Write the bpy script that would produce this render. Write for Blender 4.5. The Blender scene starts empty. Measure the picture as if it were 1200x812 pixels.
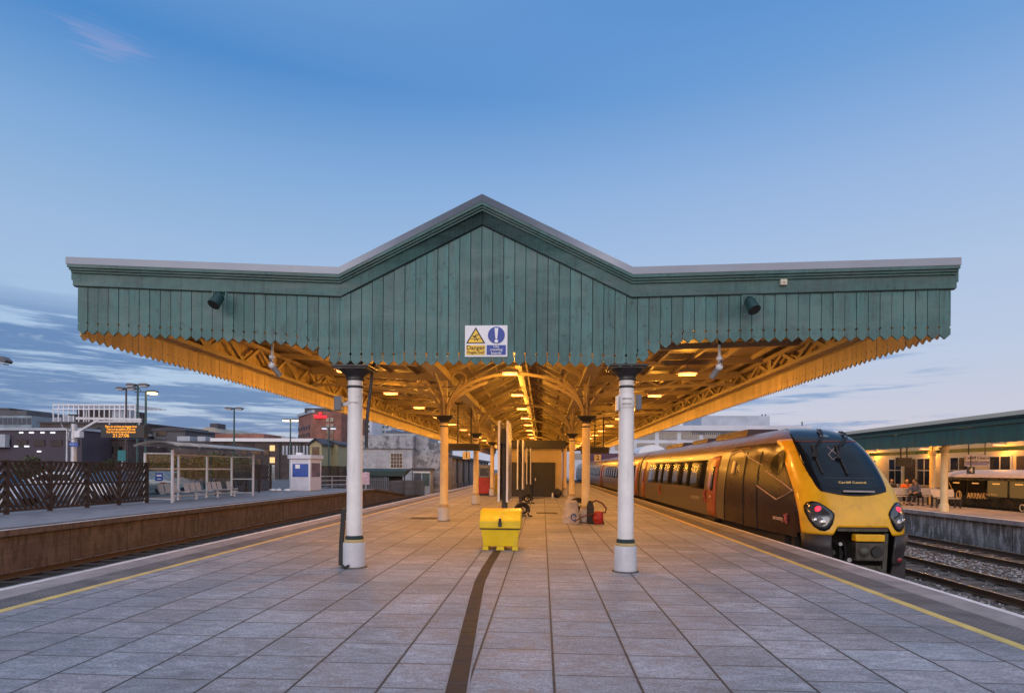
import bpy, bmesh, math, random
from mathutils import Vector, Matrix
random.seed(7)
R = math.radians
D = bpy.data
scene = bpy.context.scene
COL = scene.collection

# ------------------------------------------------------------------ camera
CAMH, FPX, YAW, ROLL = 1.65, 700.0, R(2.94), R(0.4)
cam_d = D.cameras.new('camera'); cam = D.objects.new('camera', cam_d); COL.objects.link(cam)
cam.matrix_world = Matrix.Translation((0, 0, CAMH)) @ Matrix.Rotation(YAW, 4, 'Z') @ Matrix.Rotation(R(90), 4, 'X') @ Matrix.Rotation(ROLL, 4, 'Z')
cam_d.sensor_width = 36; cam_d.lens = 36 * FPX / 1200; cam_d.shift_y = 0.12
cam_d.clip_start = 0.05; cam_d.clip_end = 6000
scene.camera = cam

def ray(px, py):                       # survey helper: direction seen at a photo pixel
    a = (px - 600) / FPX; b = (550 - py) / FPX
    u = a * math.cos(ROLL) - b * math.sin(ROLL); v = a * math.sin(ROLL) + b * math.cos(ROLL)
    return Vector((u * math.cos(YAW) - math.sin(YAW), u * math.sin(YAW) + math.cos(YAW), v))
def P(px, py, Y):
    d = ray(px, py); t = Y / d.y; return Vector((d.x * t, Y, CAMH + d.z * t))
def PX(px, py, X):
    d = ray(px, py); t = X / d.x; return Vector((X, d.y * t, CAMH + d.z * t))
def G(px, py, z=0.0):
    d = ray(px, py); t = (z - CAMH) / d.z; return Vector((d.x * t, d.y * t, z))

# ------------------------------------------------------------------ mesh builder
OFF = {}
class MB:
    def __init__(s): s.v = []; s.f = []; s.mi = []; s.sm = []; s.cur = 0
    def add(s, vs, fs, smooth=False):
        n = len(s.v); s.v += [tuple(v) for v in vs]
        for f in fs: s.f.append(tuple(i + n for i in f)); s.mi.append(s.cur); s.sm.append(smooth)
        return s
    def box(s, x0, x1, y0, y1, z0, z1):
        return s.add([(x0,y0,z0),(x1,y0,z0),(x1,y1,z0),(x0,y1,z0),(x0,y0,z1),(x1,y0,z1),(x1,y1,z1),(x0,y1,z1)],
              [(0,3,2,1),(4,5,6,7),(0,1,5,4),(1,2,6,5),(2,3,7,6),(3,0,4,7)])
    def bar(s, p, q, w, h, up=(0,0,1)):
        p = Vector(p); q = Vector(q); d = (q - p).normalized(); up = Vector(up)
        if abs(d.dot(up)) > .98: up = Vector((0,1,0)) if abs(d.y) < .9 else Vector((1,0,0))
        a = d.cross(up).normalized() * (w/2); b = a.cross(d).normalized() * (h/2)
        vs = [p-a-b, p+a-b, p+a+b, p-a+b, q-a-b, q+a-b, q+a+b, q-a+b]
        return s.add(vs, [(0,3,2,1),(4,5,6,7),(0,1,5,4),(1,2,6,5),(2,3,7,6),(3,0,4,7)])
    def chain(s, pts, w, h, up=(0,0,1)):
        for a, b in zip(pts, pts[1:]): s.bar(a, b, w, h, up)
        return s
    def tube(s, pts, r, n=8, cap=True):
        pts = [Vector(p) for p in pts]; m = len(pts)
        rs = r if isinstance(r, (list, tuple)) else [r] * m
        vs = []; ref = None
        for i, p in enumerate(pts):
            d = (pts[min(i+1, m-1)] - pts[max(i-1, 0)]).normalized()
            if ref is None: ref = Vector((0,0,1)) if abs(d.z) < .9 else Vector((1,0,0))
            a = (ref - d * ref.dot(d)).normalized(); ref = a; b = d.cross(a)
            for k in range(n):
                t = 2*math.pi*k/n; vs.append(p + (a*math.cos(t) + b*math.sin(t)) * rs[i])
        fs = [(i*n+k, i*n+(k+1)%n, (i+1)*n+(k+1)%n, (i+1)*n+k) for i in range(m-1) for k in range(n)]
        s.add(vs, fs, True)
        if cap: s.add(vs[:n], [tuple(range(n))[::-1]]); s.add(vs[-n:], [tuple(range(n))])
        return s
    def lathe(s, prof, c=(0,0,0), n=24, axis='z', smooth=True):
        vs = []
        for r, h in prof:
            for k in range(n):
                t = 2*math.pi*k/n; a, b = r*math.cos(t), r*math.sin(t)
                v = (a, b, h) if axis == 'z' else ((h, a, b) if axis == 'x' else (b, h, a))
                vs.append((v[0]+c[0], v[1]+c[1], v[2]+c[2]))
        fs = [(i*n+k, i*n+(k+1)%n, (i+1)*n+(k+1)%n, (i+1)*n+k) for i in range(len(prof)-1) for k in range(n)]
        s.add(vs, fs, smooth)
        s.add(vs[:n], [tuple(range(n))[::-1]]); s.add(vs[-n:], [tuple(range(n))])
        return s
    def prism(s, poly, axis, a, b):    # polygon in the two other axes (in order), pushed along axis
        def mk(p, t):
            return {'x': (t, p[0], p[1]), 'y': (p[0], t, p[1]), 'z': (p[0], p[1], t)}[axis]
        n = len(poly); vs = [mk(p, a) for p in poly] + [mk(p, b) for p in poly]
        return s.add(vs, [tuple(range(n))[::-1], tuple(range(n, 2*n))] + [(i, (i+1)%n, n+(i+1)%n, n+i) for i in range(n)])
    def grid(s, rows, smooth=True, flip=False):
        m = len(rows[0]); vs = [p for r in rows for p in r]
        fs = []
        for i in range(len(rows)-1):
            for k in range(m-1):
                q = (i*m+k, i*m+k+1, (i+1)*m+k+1, (i+1)*m+k); fs.append(q[::-1] if flip else q)
        return s.add(vs, fs, smooth)
    def sphere(s, c, r, n=12, m=8, sc=(1,1,1)):
        rows = []
        for i in range(m+1):
            t = math.pi*i/m
            rows.append([(c[0]+r*sc[0]*math.sin(t)*math.cos(2*math.pi*k/n), c[1]+r*sc[1]*math.sin(t)*math.sin(2*math.pi*k/n), c[2]-r*sc[2]*math.cos(t)) for k in range(n+1)])
        return s.grid(rows)
    def build(s, name, mats, parent=None, bevel=0, origin=None, local=False, fix=True):
        off = Vector((0,0,0))
        if not local:
            if parent is not None: off = OFF[parent.name]
            elif origin is not None: off = Vector(origin)
        me = D.meshes.new(name)
        me.from_pydata([(v[0]-off.x, v[1]-off.y, v[2]-off.z) for v in s.v], [], s.f)
        if not isinstance(mats, (list, tuple)): mats = [mats]
        for m in mats: me.materials.append(m)
        for p, i, sm in zip(me.polygons, s.mi, s.sm): p.material_index = i; p.use_smooth = sm
        if fix:
            bm = bmesh.new(); bm.from_mesh(me)
            bmesh.ops.remove_doubles(bm, verts=bm.verts, dist=1e-5)
            bmesh.ops.recalc_face_normals(bm, faces=bm.faces)
            bm.to_mesh(me); bm.free()
        if fix: me.set_sharp_from_angle(angle=R(38))
        o = D.objects.new(name, me); COL.objects.link(o)
        if parent is not None:
            o.parent = parent; OFF[o.name] = OFF[parent.name]
        else:
            o.location = off; OFF[o.name] = off.copy()
        if bevel:
            b = o.modifiers.new('bevel', 'BEVEL'); b.width = bevel; b.segments = 2; b.limit_method = 'ANGLE'; b.angle_limit = R(40)
        return o

def tag(o, label=None, cat=None, group=None, kind=None):
    if label: o['label'] = label
    if cat: o['category'] = cat
    if group: o['group'] = group
    if kind: o['kind'] = kind
    return o
def E(name, loc, label, cat, group=None, rz=0):
    o = D.objects.new(name, None); COL.objects.link(o); o.location = loc; o.rotation_euler = (0, 0, rz)
    o.empty_display_size = .2
    OFF[o.name] = Vector(loc)
    return tag(o, label, cat, group)
def dup(root, loc, label, rz=None, scale=None, only=None):
    r = root.copy(); COL.objects.link(r); r.location = loc; r['label'] = label
    OFF[r.name] = Vector(loc)
    if rz is not None: r.rotation_euler = (0, 0, rz)
    if scale: r.scale = scale
    for ch in list(root.children):
        if only and ch.name.split('.')[0] not in only: continue
        c = ch.copy(); COL.objects.link(c); c.parent = r; OFF[c.name] = OFF[r.name]
        for g in list(ch.children):
            d = g.copy(); COL.objects.link(d); d.parent = c; OFF[d.name] = OFF[r.name]
    return r
def text(body, size, loc, rot, mat, parent, name='lettering', ext=0.002, align='CENTER', bold=0.0, sx=1.0):
    cu = D.curves.new('t', 'FONT'); cu.body = body; cu.size = size; cu.align_x = align; cu.align_y = 'CENTER'
    cu.extrude = ext; cu.offset = bold; cu.resolution_u = 3
    t = D.objects.new('t', cu); COL.objects.link(t)
    bpy.context.view_layer.update()
    me = D.meshes.new_from_object(t.evaluated_get(bpy.context.evaluated_depsgraph_get()))
    D.objects.remove(t); D.curves.remove(cu)
    M = Matrix.Translation(Vector(loc) - OFF[parent.name]) @ rot.to_4x4() @ Matrix.Scale(sx, 4, (1,0,0))
    me.transform(M); me.materials.clear(); me.materials.append(mat); me.name = name
    o = D.objects.new(name, me); COL.objects.link(o); o.parent = parent; OFF[o.name] = OFF[parent.name]
    return o
FRONT = Matrix.Rotation(R(90), 3, 'X')                      # upright, read from -Y
SIDEL = Matrix.Rotation(R(-90), 3, 'Z') @ FRONT             # upright on a face looking to -X

# ------------------------------------------------------------------ materials
def sr(r, g, b):                        # 8-bit sRGB to linear
    f = lambda c: c/12.92 if c <= .04045 else ((c+.055)/1.055)**2.4
    return tuple(f(c/255) for c in (r, g, b))
class NT:
    def __init__(s, tree): s.t = tree; s.n = tree.nodes; s.l = tree.links
    def new(s, typ, **kw):
        n = s.n.new(typ)
        for k, v in kw.items():
            if hasattr(n, k): setattr(n, k, v)
        return n
    def put(s, sock, v):
        if isinstance(v, bpy.types.NodeSocket): s.l.new(v, sock)
        elif v is not None:
            if hasattr(sock.default_value, '__len__'):
                v = tuple(v) if hasattr(v, '__len__') else (v,)*3
                if len(sock.default_value) == 4 and len(v) == 3: v = v + (1,)
            sock.default_value = v
    def math(s, op, a, b=None, c=None, clamp=False):
        n = s.new('ShaderNodeMath', operation=op, use_clamp=clamp)
        for i, x in enumerate((a, b, c)):
            if x is not None: s.put(n.inputs[i], x)
        return n.outputs[0]
    def vec(s, op, a, b=None):
        n = s.new('ShaderNodeVectorMath', operation=op); s.put(n.inputs[0], a)
        if b is not None: s.put(n.inputs[1], b)
        return n.outputs[0]
    def mix(s, f, a, b, mode='MIX'):
        n = s.new('ShaderNodeMix', data_type='RGBA', blend_type=mode)
        s.put(n.inputs[0], f); s.put(n.inputs[6], a); s.put(n.inputs[7], b); return n.outputs[2]
    def noise(s, vec, scale, detail=4, rough=.55, dist=0):
        n = s.new('ShaderNodeTexNoise'); s.put(n.inputs['Vector'], vec); s.put(n.inputs['Scale'], scale)
        s.put(n.inputs['Detail'], detail); s.put(n.inputs['Roughness'], rough); s.put(n.inputs['Distortion'], dist)
        return n.outputs[0]
    def step(s, v, lo, hi, a=0.0, b=1.0):
        n = s.new('ShaderNodeMapRange', interpolation_type='SMOOTHSTEP')
        for i, x in enumerate((v, lo, hi, a, b)): s.put(n.inputs[i], x)
        return n.outputs[0]
    def sep(s, v):
        n = s.new('ShaderNodeSeparateXYZ'); s.put(n.inputs[0], v); return n.outputs
    def comb(s, x, y, z):
        n = s.new('ShaderNodeCombineXYZ')
        for i, q in enumerate((x, y, z)): s.put(n.inputs[i], q)
        return n.outputs[0]
    def scale(s, v, k): return s.vec('MULTIPLY', v, k)
    def wn(s, v):
        n = s.new('ShaderNodeTexWhiteNoise', noise_dimensions='3D'); s.put(n.inputs['Vector'], v); return n.outputs[0]
MATS = {}
def newmat(name):
    m = D.materials.new(name); m.use_nodes = True; t = NT(m.node_tree)
    return m, t, t.n['Principled BSDF']
def mat(name, col, rough=.55, metal=0, var=.18, scale=3.0, stretch=(1,1,1), bump=.0, bscale=40, dirt=None, dirt_amt=.5, dscale=1.2, island=0, coat=0, spec=.5, alpha=None, trans=0, rvar=1.0):
    if name in MATS: return MATS[name]
    m, t, b = newmat(name)
    co = t.new('ShaderNodeTexCoord').outputs['Object']
    c = t.vec('ADD', t.scale(co, stretch), (13.1, 7.7, 3.3))
    n = t.noise(c, scale, 6, .6)
    f = t.step(n, .3, .7, 1-var, 1+var)
    colr = t.mix(1.0, col, t.comb(f, f, f), 'MULTIPLY')
    if island:
        g = t.new('ShaderNodeNewGeometry').outputs['Random Per Island']
        k = t.math('MULTIPLY_ADD', g, island*2, 1-island)
        colr = t.mix(1.0, colr, t.comb(k, k, k), 'MULTIPLY')
    if dirt:
        dn = t.noise(c, dscale, 8, .68, .4)
        colr = t.mix(t.math('MULTIPLY', t.step(dn, .5, .72), dirt_amt), colr, dirt)
    t.put(b.inputs['Base Color'], colr)
    t.put(b.inputs['Roughness'], t.step(n, .25, .75, max(.02, rough-.1*rvar), min(1, rough+.12*rvar)))
    b.inputs['Metallic'].default_value = metal
    b.inputs['Specular IOR Level'].default_value = spec
    if coat: b.inputs['Coat Weight'].default_value = coat; b.inputs['Coat Roughness'].default_value = .06
    if trans: b.inputs['Transmission Weight'].default_value = trans
    if alpha is not None: b.inputs['Alpha'].default_value = alpha
    if bump:
        bn = t.new('ShaderNodeBump'); bn.inputs['Strength'].default_value = bump; bn.inputs['Distance'].default_value = .02
        t.put(bn.inputs['Height'], t.noise(c, bscale, 4, .6)); t.put(b.inputs['Normal'], bn.outputs[0])
    MATS[name] = m; return m
def emit(name, col, k, base=1.0):
    m, t, b = newmat(name)
    b.inputs['Base Color'].default_value = (*[min(.8, c)*base for c in col], 1); b.inputs['Roughness'].default_value = .4
    b.inputs['Emission Color'].default_value = (*col, 1); b.inputs['Emission Strength'].default_value = k
    return m

def brick_mat(name, c1, c2, mortar, sc=1.0, horiz='xz', bw=.23, bh=.075):
    m, t, b = newmat(name)
    co = t.sep(t.new('ShaderNodeNewGeometry').outputs['Position'])
    nr = t.sep(t.new('ShaderNodeNewGeometry').outputs['Normal'])
    u = t.math('ADD', t.math('MULTIPLY', co[0], t.math('GREATER_THAN', t.math('ABSOLUTE', nr[1]), .5)), t.math('MULTIPLY', co[1], t.math('GREATER_THAN', t.math('ABSOLUTE', nr[0]), .5)))
    br = t.new('ShaderNodeTexBrick'); t.put(br.inputs['Vector'], t.comb(u, co[2], 0))
    t.put(br.inputs['Color1'], c1); t.put(br.inputs['Color2'], c2); t.put(br.inputs['Mortar'], mortar)
    br.inputs['Scale'].default_value = 1/sc; br.inputs['Brick Width'].default_value = bw; br.inputs['Row Height'].default_value = bh; br.inputs['Mortar Size'].default_value = .006
    n = t.noise(t.comb(u, co[2], co[1]), .6, 8, .65)
    f = t.step(n, .3, .7, .65, 1.2)
    t.put(b.inputs['Base Color'], t.mix(1, br.outputs[0], t.comb(f, f, f), 'MULTIPLY'))
    b.inputs['Roughness'].default_value = .85
    MATS[name] = m; return m

# --- paving: slabs in columns with staggered joints, stains, joint grooves
def paving():
    m, t, b = newmat('paving_slabs')
    p = t.sep(t.new('ShaderNodeNewGeometry').outputs['Position'])
    W, H = .66, .57
    xs = t.math('DIVIDE', t.math('SUBTRACT', p[0], .10), W); ci = t.math('FLOOR', xs); fx = t.math('FRACT', xs)
    off = t.wn(t.comb(ci, 3.7, 1.1))
    ys = t.math('ADD', t.math('DIVIDE', p[1], H), off); ri = t.math('FLOOR', ys); fy = t.math('FRACT', ys)
    dx = t.math('MULTIPLY', t.math('MINIMUM', fx, t.math('SUBTRACT', 1.0, fx)), W)
    dy = t.math('MULTIPLY', t.math('MINIMUM', fy, t.math('SUBTRACT', 1.0, fy)), H)
    jn = t.noise(t.comb(p[0], p[1], 0), 9, 3)
    jx = t.step(dx, t.math('MULTIPLY_ADD', jn, .008, .002), t.math('MULTIPLY_ADD', jn, .012, .007))
    jy = t.step(dy, t.math('MULTIPLY_ADD', jn, .004, .0), t.math('MULTIPLY_ADD', jn, .010, .004))
    r1 = t.wn(t.comb(ci, ri, .5)); r2 = t.wn(t.comb(ci, ri, 9.5))
    pos = t.comb(p[0], p[1], t.math('MULTIPLY', r1, 20))
    fine = t.noise(pos, 48, 5, .75); mid = t.noise(t.vec('MULTIPLY', pos, (.6, 1.5, 1)), 7, 8, .72, .8); big = t.noise(t.comb(p[0], p[1], 0), .55, 5, .6, .6)
    val = t.math('MULTIPLY', t.step(r1, 0, 1, .88, 1.09), t.step(mid, .3, .72, .62, 1.22))
    val = t.math('MULTIPLY', val, t.step(fine, .3, .7, .6, 1.38))
    val = t.math('MULTIPLY', val, t.step(big, .32, .68, .8, 1.12))
    col = t.mix(r2, (.288, .312, .358), (.318, .308, .338))
    col = t.mix(1, col, t.comb(val, val, val), 'MULTIPLY')
    st = t.noise(t.comb(t.math('MULTIPLY', p[0], 1.0), t.math('MULTIPLY', p[1], 1.6), 4), 1.3, 7, .7, 1.2)   # salt bloom and dark spills
    col = t.mix(t.math('MULTIPLY', t.step(st, .60, .74), .5), col, (.50, .49, .51))
    st2 = t.noise(t.comb(p[0], p[1], 31), 1.9, 6, .7, .8)
    col = t.mix(t.math('MULTIPLY', t.step(st2, .56, .72), .5), col, (.15, .14, .14))
    vo = t.new('ShaderNodeTexVoronoi'); t.put(vo.inputs['Vector'], t.comb(p[0], p[1], 0)); vo.inputs['Scale'].default_value = 3.2
    gum = t.math('MULTIPLY', t.math('SUBTRACT', 1.0, t.step(vo.outputs['Distance'], .045, .07)), t.math('GREATER_THAN', t.sep(vo.outputs['Color'])[0], .62))
    col = t.mix(t.math('MULTIPLY', gum, .45), col, (.13, .125, .13))
    wear = t.step(t.math('MINIMUM', dx, dy), .0, .05, .25, 0)
    col = t.mix(wear, col, (.17, .16, .15))
    j = t.math('MULTIPLY', jx, jy)
    col = t.mix(j, (.036, .034, .034), col)
    t.put(b.inputs['Base Color'], col)
    t.put(b.inputs['Roughness'], t.step(mid, .3, .7, .55, .8))
    bp = t.new('ShaderNodeBump'); bp.inputs['Strength'].default_value = .6; bp.inputs['Distance'].default_value = .012
    t.put(bp.inputs['Height'], t.math('ADD', j, t.math('ADD', t.math('MULTIPLY', fine, .25), t.math('MULTIPLY', r1, .35)))); t.put(b.inputs['Normal'], bp.outputs[0])
    return m
def ballast(name='ballast', kk=1.0):
    m, t, b = newmat(name)
    p = t.new('ShaderNodeNewGeometry').outputs['Position']
    v = t.new('ShaderNodeTexVoronoi'); t.put(v.inputs['Vector'], p); v.inputs['Scale'].default_value = 17
    cc = t.sep(v.outputs['Color'])
    f = t.math('MULTIPLY', t.step(cc[0], 0, 1, .45, 1.3), t.step(v.outputs['Distance'], .2, .75, 1.0, .3))
    big = t.step(t.noise(p, .8, 4), .35, .65, .75, 1.15)
    f = t.math('MULTIPLY', f, big)
    col = t.mix(cc[1], [kk*c for c in (.20, .19, .19)], [kk*c for c in (.17, .14, .12)])
    t.put(b.inputs['Base Color'], t.mix(1, col, t.comb(f, f, f), 'MULTIPLY')); b.inputs['Roughness'].default_value = .9
    bp = t.new('ShaderNodeBump'); bp.inputs['Strength'].default_value = 1; bp.inputs['Distance'].default_value = .04; bp.invert = True
    t.put(bp.inputs['Height'], v.outputs['Distance']); t.put(b.inputs['Normal'], bp.outputs[0])
    return m
def tactile():
    m, t, b = newmat('tactile_blister_paving')
    p = t.sep(t.new('ShaderNodeNewGeometry').outputs['Position'])
    s = .066
    fx = t.math('SUBTRACT', t.math('FRACT', t.math('DIVIDE', p[0], s)), .5); fy = t.math('SUBTRACT', t.math('FRACT', t.math('DIVIDE', p[1], s)), .5)
    d = t.math('SQRT', t.math('ADD', t.math('MULTIPLY', fx, fx), t.math('MULTIPLY', fy, fy)))
    dot = t.step(d, .22, .36, 1, 0)
    sl = t.math('FRACT', t.math('DIVIDE', p[1], .4)); j = t.step(t.math('MINIMUM', sl, t.math('SUBTRACT', 1.0, sl)), .0, .02)
    n = t.step(t.noise(t.comb(p[0], p[1], 0), 3, 6), .3, .7, .75, 1.2)
    r = t.step(t.wn(t.comb(t.math('FLOOR', t.math('DIVIDE', p[1], .4)), 1, 2)), 0, 1, .85, 1.15)
    k = t.math('MULTIPLY', t.math('MULTIPLY', n, r), t.math('MULTIPLY_ADD', j, .5, .5))
    col = t.mix(dot, (.12, .115, .12), (.18, .17, .172))
    t.put(b.inputs['Base Color'], t.mix(1, col, t.comb(k, k, k), 'MULTIPLY')); b.inputs['Roughness'].default_value = .75
    bp = t.new('ShaderNodeBump'); bp.inputs['Strength'].default_value = .7; bp.inputs['Distance'].default_value = .006
    t.put(bp.inputs['Height'], dot); t.put(b.inputs['Normal'], bp.outputs[0])
    return m
def stained_wall(name, c1, c2, c3, joint=2.4):
    m, t, b = newmat(name)
    p = t.sep(t.new('ShaderNodeNewGeometry').outputs['Position'])
    q = t.comb(t.math('MULTIPLY', p[0], 1), p[1], p[2])
    n1 = t.noise(t.comb(p[0], p[1], t.math('MULTIPLY', p[2], 2.0)), .8, 8, .7, .1)
    n2 = t.noise(t.comb(p[0], t.math('MULTIPLY', p[1], 3.0), t.math('MULTIPLY', p[2], .7)), 1.6, 8, .7)
    col = t.mix(t.step(n1, .35, .65), c1, c2)
    col = t.mix(t.math('MULTIPLY', t.step(n2, .47, .60), .85), col, c3)
    fz = t.math('FRACT', t.math('DIVIDE', p[2], .15)); hz = t.step(t.math('MINIMUM', fz, t.math('SUBTRACT', 1.0, fz)), .01, .06, .72, 1); col = t.mix(1, col, t.comb(hz, hz, hz), 'MULTIPLY')
    f = t.math('FRACT', t.math('DIVIDE', p[1], joint)); j = t.step(t.math('MINIMUM', f, t.math('SUBTRACT', 1.0, f)), .002, .008)
    col = t.mix(j, (.03, .028, .026), col)
    t.put(b.inputs['Base Color'], col); b.inputs['Roughness'].default_value = .9
    bp = t.new('ShaderNodeBump'); bp.inputs['Strength'].default_value = .5; bp.inputs['Distance'].default_value = .03
    t.put(bp.inputs['Height'], n2); t.put(b.inputs['Normal'], bp.outputs[0])
    return m

def weathered(name, c, grain=(3,3,.5), chip=.5, isl=.13):
    m, t, b = newmat(name)
    co = t.new('ShaderNodeTexCoord').outputs['Object']; g = t.new('ShaderNodeNewGeometry').outputs['Random Per Island']
    p = t.vec('ADD', co, t.comb(t.math('MULTIPLY', g, 31), 0, t.math('MULTIPLY', g, 17)))
    n = t.noise(t.vec('MULTIPLY', p, grain), 2.2, 8, .66); fine = t.noise(t.vec('MULTIPLY', p, (30, 30, 2.2)), 1.5, 5, .6)
    k = t.math('MULTIPLY', t.step(n, .3, .7, .72, 1.25), t.math('MULTIPLY_ADD', g, 2*isl, 1-isl))
    k = t.math('MULTIPLY', k, t.step(fine, .3, .7, .88, 1.1))
    col = t.mix(1, c, t.comb(k, k, k), 'MULTIPLY')
    st = t.noise(t.vec('MULTIPLY', p, (7, 7, .8)), 1.6, 8, .7, .6)
    col = t.mix(t.math('MULTIPLY', t.step(st, .50, .72), .65), col, (.022, .034, .033))
    mil = t.noise(t.vec('MULTIPLY', p, (1, 1, 1.6)), 9, 6, .75)
    col = t.mix(t.math('MULTIPLY', t.step(mil, .56, .70), .75), col, (.02, .03, .03))
    ch = t.noise(t.vec('MULTIPLY', co, (1.0, 1, .8)), 6.5, 8, .72)
    col = t.mix(t.math('MULTIPLY', t.step(ch, .665, .70), chip), col, (.24, .27, .25))
    fade = t.noise(t.vec('MULTIPLY', co, (.7, 1, 2.2)), .8, 6, .65, .5)
    col = t.mix(t.step(fade, .45, .68, 0, .5), col, (.125, .205, .19))
    t.put(b.inputs['Base Color'], col); t.put(b.inputs['Roughness'], t.step(n, .3, .7, .45, .7))
    bn = t.new('ShaderNodeBump'); bn.inputs['Strength'].default_value = .25; bn.inputs['Distance'].default_value = .01
    t.put(bn.inputs['Height'], t.math('ADD', fine, t.math('MULTIPLY', st, .6))); t.put(b.inputs['Normal'], bn.outputs[0])
    MATS[name] = m; return m
TEAL = weathered('teal_painted_boards', (.056, .142, .134), isl=.18)
TEALD = weathered('teal_painted_trim', (.046, .118, .110), (.5,1,3), .35)
TEALK = mat('dark_teal_backing', (.015, .03, .03), .8)
FLASH = mat('zinc_flashing', (.25, .28, .33), .45, metal=.25, var=.1, scale=1.2)
CREAM = mat('cream_painted_steel', (.44, .34, .20), .5, var=.14, scale=2.5, dirt=(.25,.17,.09), dirt_amt=.45, dscale=1.0)
SOFFIT = mat('cream_roof_boards', (.30, .225, .13), .6, var=.2, scale=1.1, stretch=(.5,2.5,1), dirt=(.2,.14,.08), dirt_amt=.5, dscale=.9)
def chipped(name, c, under, amt=.8, sc=9.0):
    m, t, b = newmat(name)
    co = t.new('ShaderNodeTexCoord').outputs['Object']
    n = t.noise(co, 2.5, 6, .6); k = t.step(n, .3, .7, .9, 1.06); col = t.mix(1, c, t.comb(k, k, k), 'MULTIPLY')
    st = t.noise(t.vec('MULTIPLY', co, (9, 9, .7)), 1.4, 8, .7, .4)
    col = t.mix(t.math('MULTIPLY', t.step(st, .54, .74), .4), col, (.34, .31, .27))
    ch = t.noise(co, sc, 8, .75, .3)
    col = t.mix(t.math('MULTIPLY', t.step(ch, .655, .685), amt), col, under)
    t.put(b.inputs['Base Color'], col); t.put(b.inputs['Roughness'], t.step(st, .3, .7, .3, .6))
    bn = t.new('ShaderNodeBump'); bn.inputs['Strength'].default_value = .18; bn.inputs['Distance'].default_value = .01
    t.put(bn.inputs['Height'], t.math('ADD', t.noise(co, 14, 4), t.math('MULTIPLY', t.step(ch, .655, .685), -.5))); t.put(b.inputs['Normal'], bn.outputs[0])
    MATS[name] = m; return m
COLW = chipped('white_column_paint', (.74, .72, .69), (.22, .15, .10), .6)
PED = chipped('pale_grey_pedestal_paint', (.50, .50, .52), (.14, .11, .09), .85, 7.0)
BLACK = mat('black_painted_iron', (.022, .021, .022), .42, var=.2, scale=5)
GOLD = mat('yellowed_ring_paint', (.42, .30, .11), .45)
DARK = mat('dark_steel', (.035, .035, .038), .5, var=.25, scale=4)
GREYM = mat('grey_metal', (.32, .32, .34), .42, metal=.4, var=.12, scale=4)
GALV = mat('galvanised_steel', (.50, .52, .56), .4, metal=.5, var=.12, scale=5)
WHITE = mat('white_paint', (.72, .72, .74), .4, var=.06, scale=4)
EDGEW = mat('white_edge_paint', (.70, .68, .70), .6, var=.15, scale=3, dirt=(.35,.33,.33), dirt_amt=.5, dscale=2)
EDGEP = mat('worn_pale_edge_paint', (.52, .47, .47), .7, var=.2, scale=2.4, dirt=(.26,.22,.21), dirt_amt=.6, dscale=1.5)
YELL = mat('yellow_line_paint', (.62, .46, .13), .6, var=.15, scale=4, dirt=(.40,.32,.16), dirt_amt=.5, dscale=3)
COPE = mat('coping_stone', (.27, .25, .255), .75, var=.25, scale=2.0, dirt=(.15,.14,.14), dirt_amt=.5, dscale=.8, bump=.15)
PAV = paving(); BALL = ballast(); BALLD = ballast('dark_ballast', .16); TACT = tactile()  # left trackbed: the same ballast in a much darker tone
WALLB = stained_wall('brown_stained_platform_wall', (.105, .078, .066), (.155, .118, .10), (.072, .056, .048))
WALLG = stained_wall('peeling_whitewash_platform_wall', (.11, .105, .10), (.20, .20, .205), (.42, .42, .44), 3.1)
ASPH = mat('asphalt', (.115, .115, .125), .85, var=.2, scale=1.2, bump=.2, bscale=60)
GREY0 = mat('grey_platform_surface', (.22, .22, .24), .8, var=.2, scale=1.5, bump=.2, bscale=50)
BROWNP = mat('warm_platform_surface', (.30, .27, .25), .8, var=.2, scale=1.5)
RUST = mat('rusty_drain_cover', (.032, .021, .017), .75, var=.35, scale=5, bump=.3, bscale=25)
RAIL = mat('rusty_rail', (.07, .045, .032), .6, var=.25, scale=4)
RAILT = mat('polished_rail_head', (.42, .40, .38), .3, metal=.9, var=.1)
SLEEP = mat('weathered_sleeper', (.12, .10, .09), .9, var=.35, scale=4)
BINY = chipped('yellow_grit_bin_plastic', (.80, .56, .012), (.50, .33, .02), .7, 11.0)
SLEEPD = mat('dark_sleeper', (.03, .026, .024), .9, var=.3, scale=4)  # much darker sleeper colour for the left tracks
RUBBER = mat('black_rubber', (.018, .018, .018), .6)
REDP = mat('red_paint', (.34, .02, .015), .35, var=.1)
GLASSD = mat('dark_window_glass', (.012, .014, .018), .06, var=.1, spec=.7)
GLASSB = mat('blue_grey_window_glass', (.05, .07, .10), .1, var=.2)
BLUE = mat('blue_sign', (.02, .07, .33), .45)
BRIDGE = brick_mat('red_brick', (.28, .105, .07), (.23, .085, .06), (.22, .16, .13), 2.5)
BRICKB = brick_mat('brown_brick', (.085, .06, .055), (.065, .05, .048), (.07, .06, .055), 3)
STONE = brick_mat('grey_stone_blocks', (.46, .45, .46), (.38, .375, .39), (.24, .235, .24), 1, bw=1.1, bh=.38)
STONED = stained_wall('dark_weathered_stone', (.30,.295,.305), (.42,.415,.43), (.12,.118,.12), 3.3)
CREAMW = mat('cream_render_wall', (.58, .52, .40), .8, var=.08)
WOODF = mat('dark_brown_fence_wood', (.034, .021, .016), .75, var=.3, scale=4, stretch=(1,1,.3), island=.25)
CLEAR = None
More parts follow.
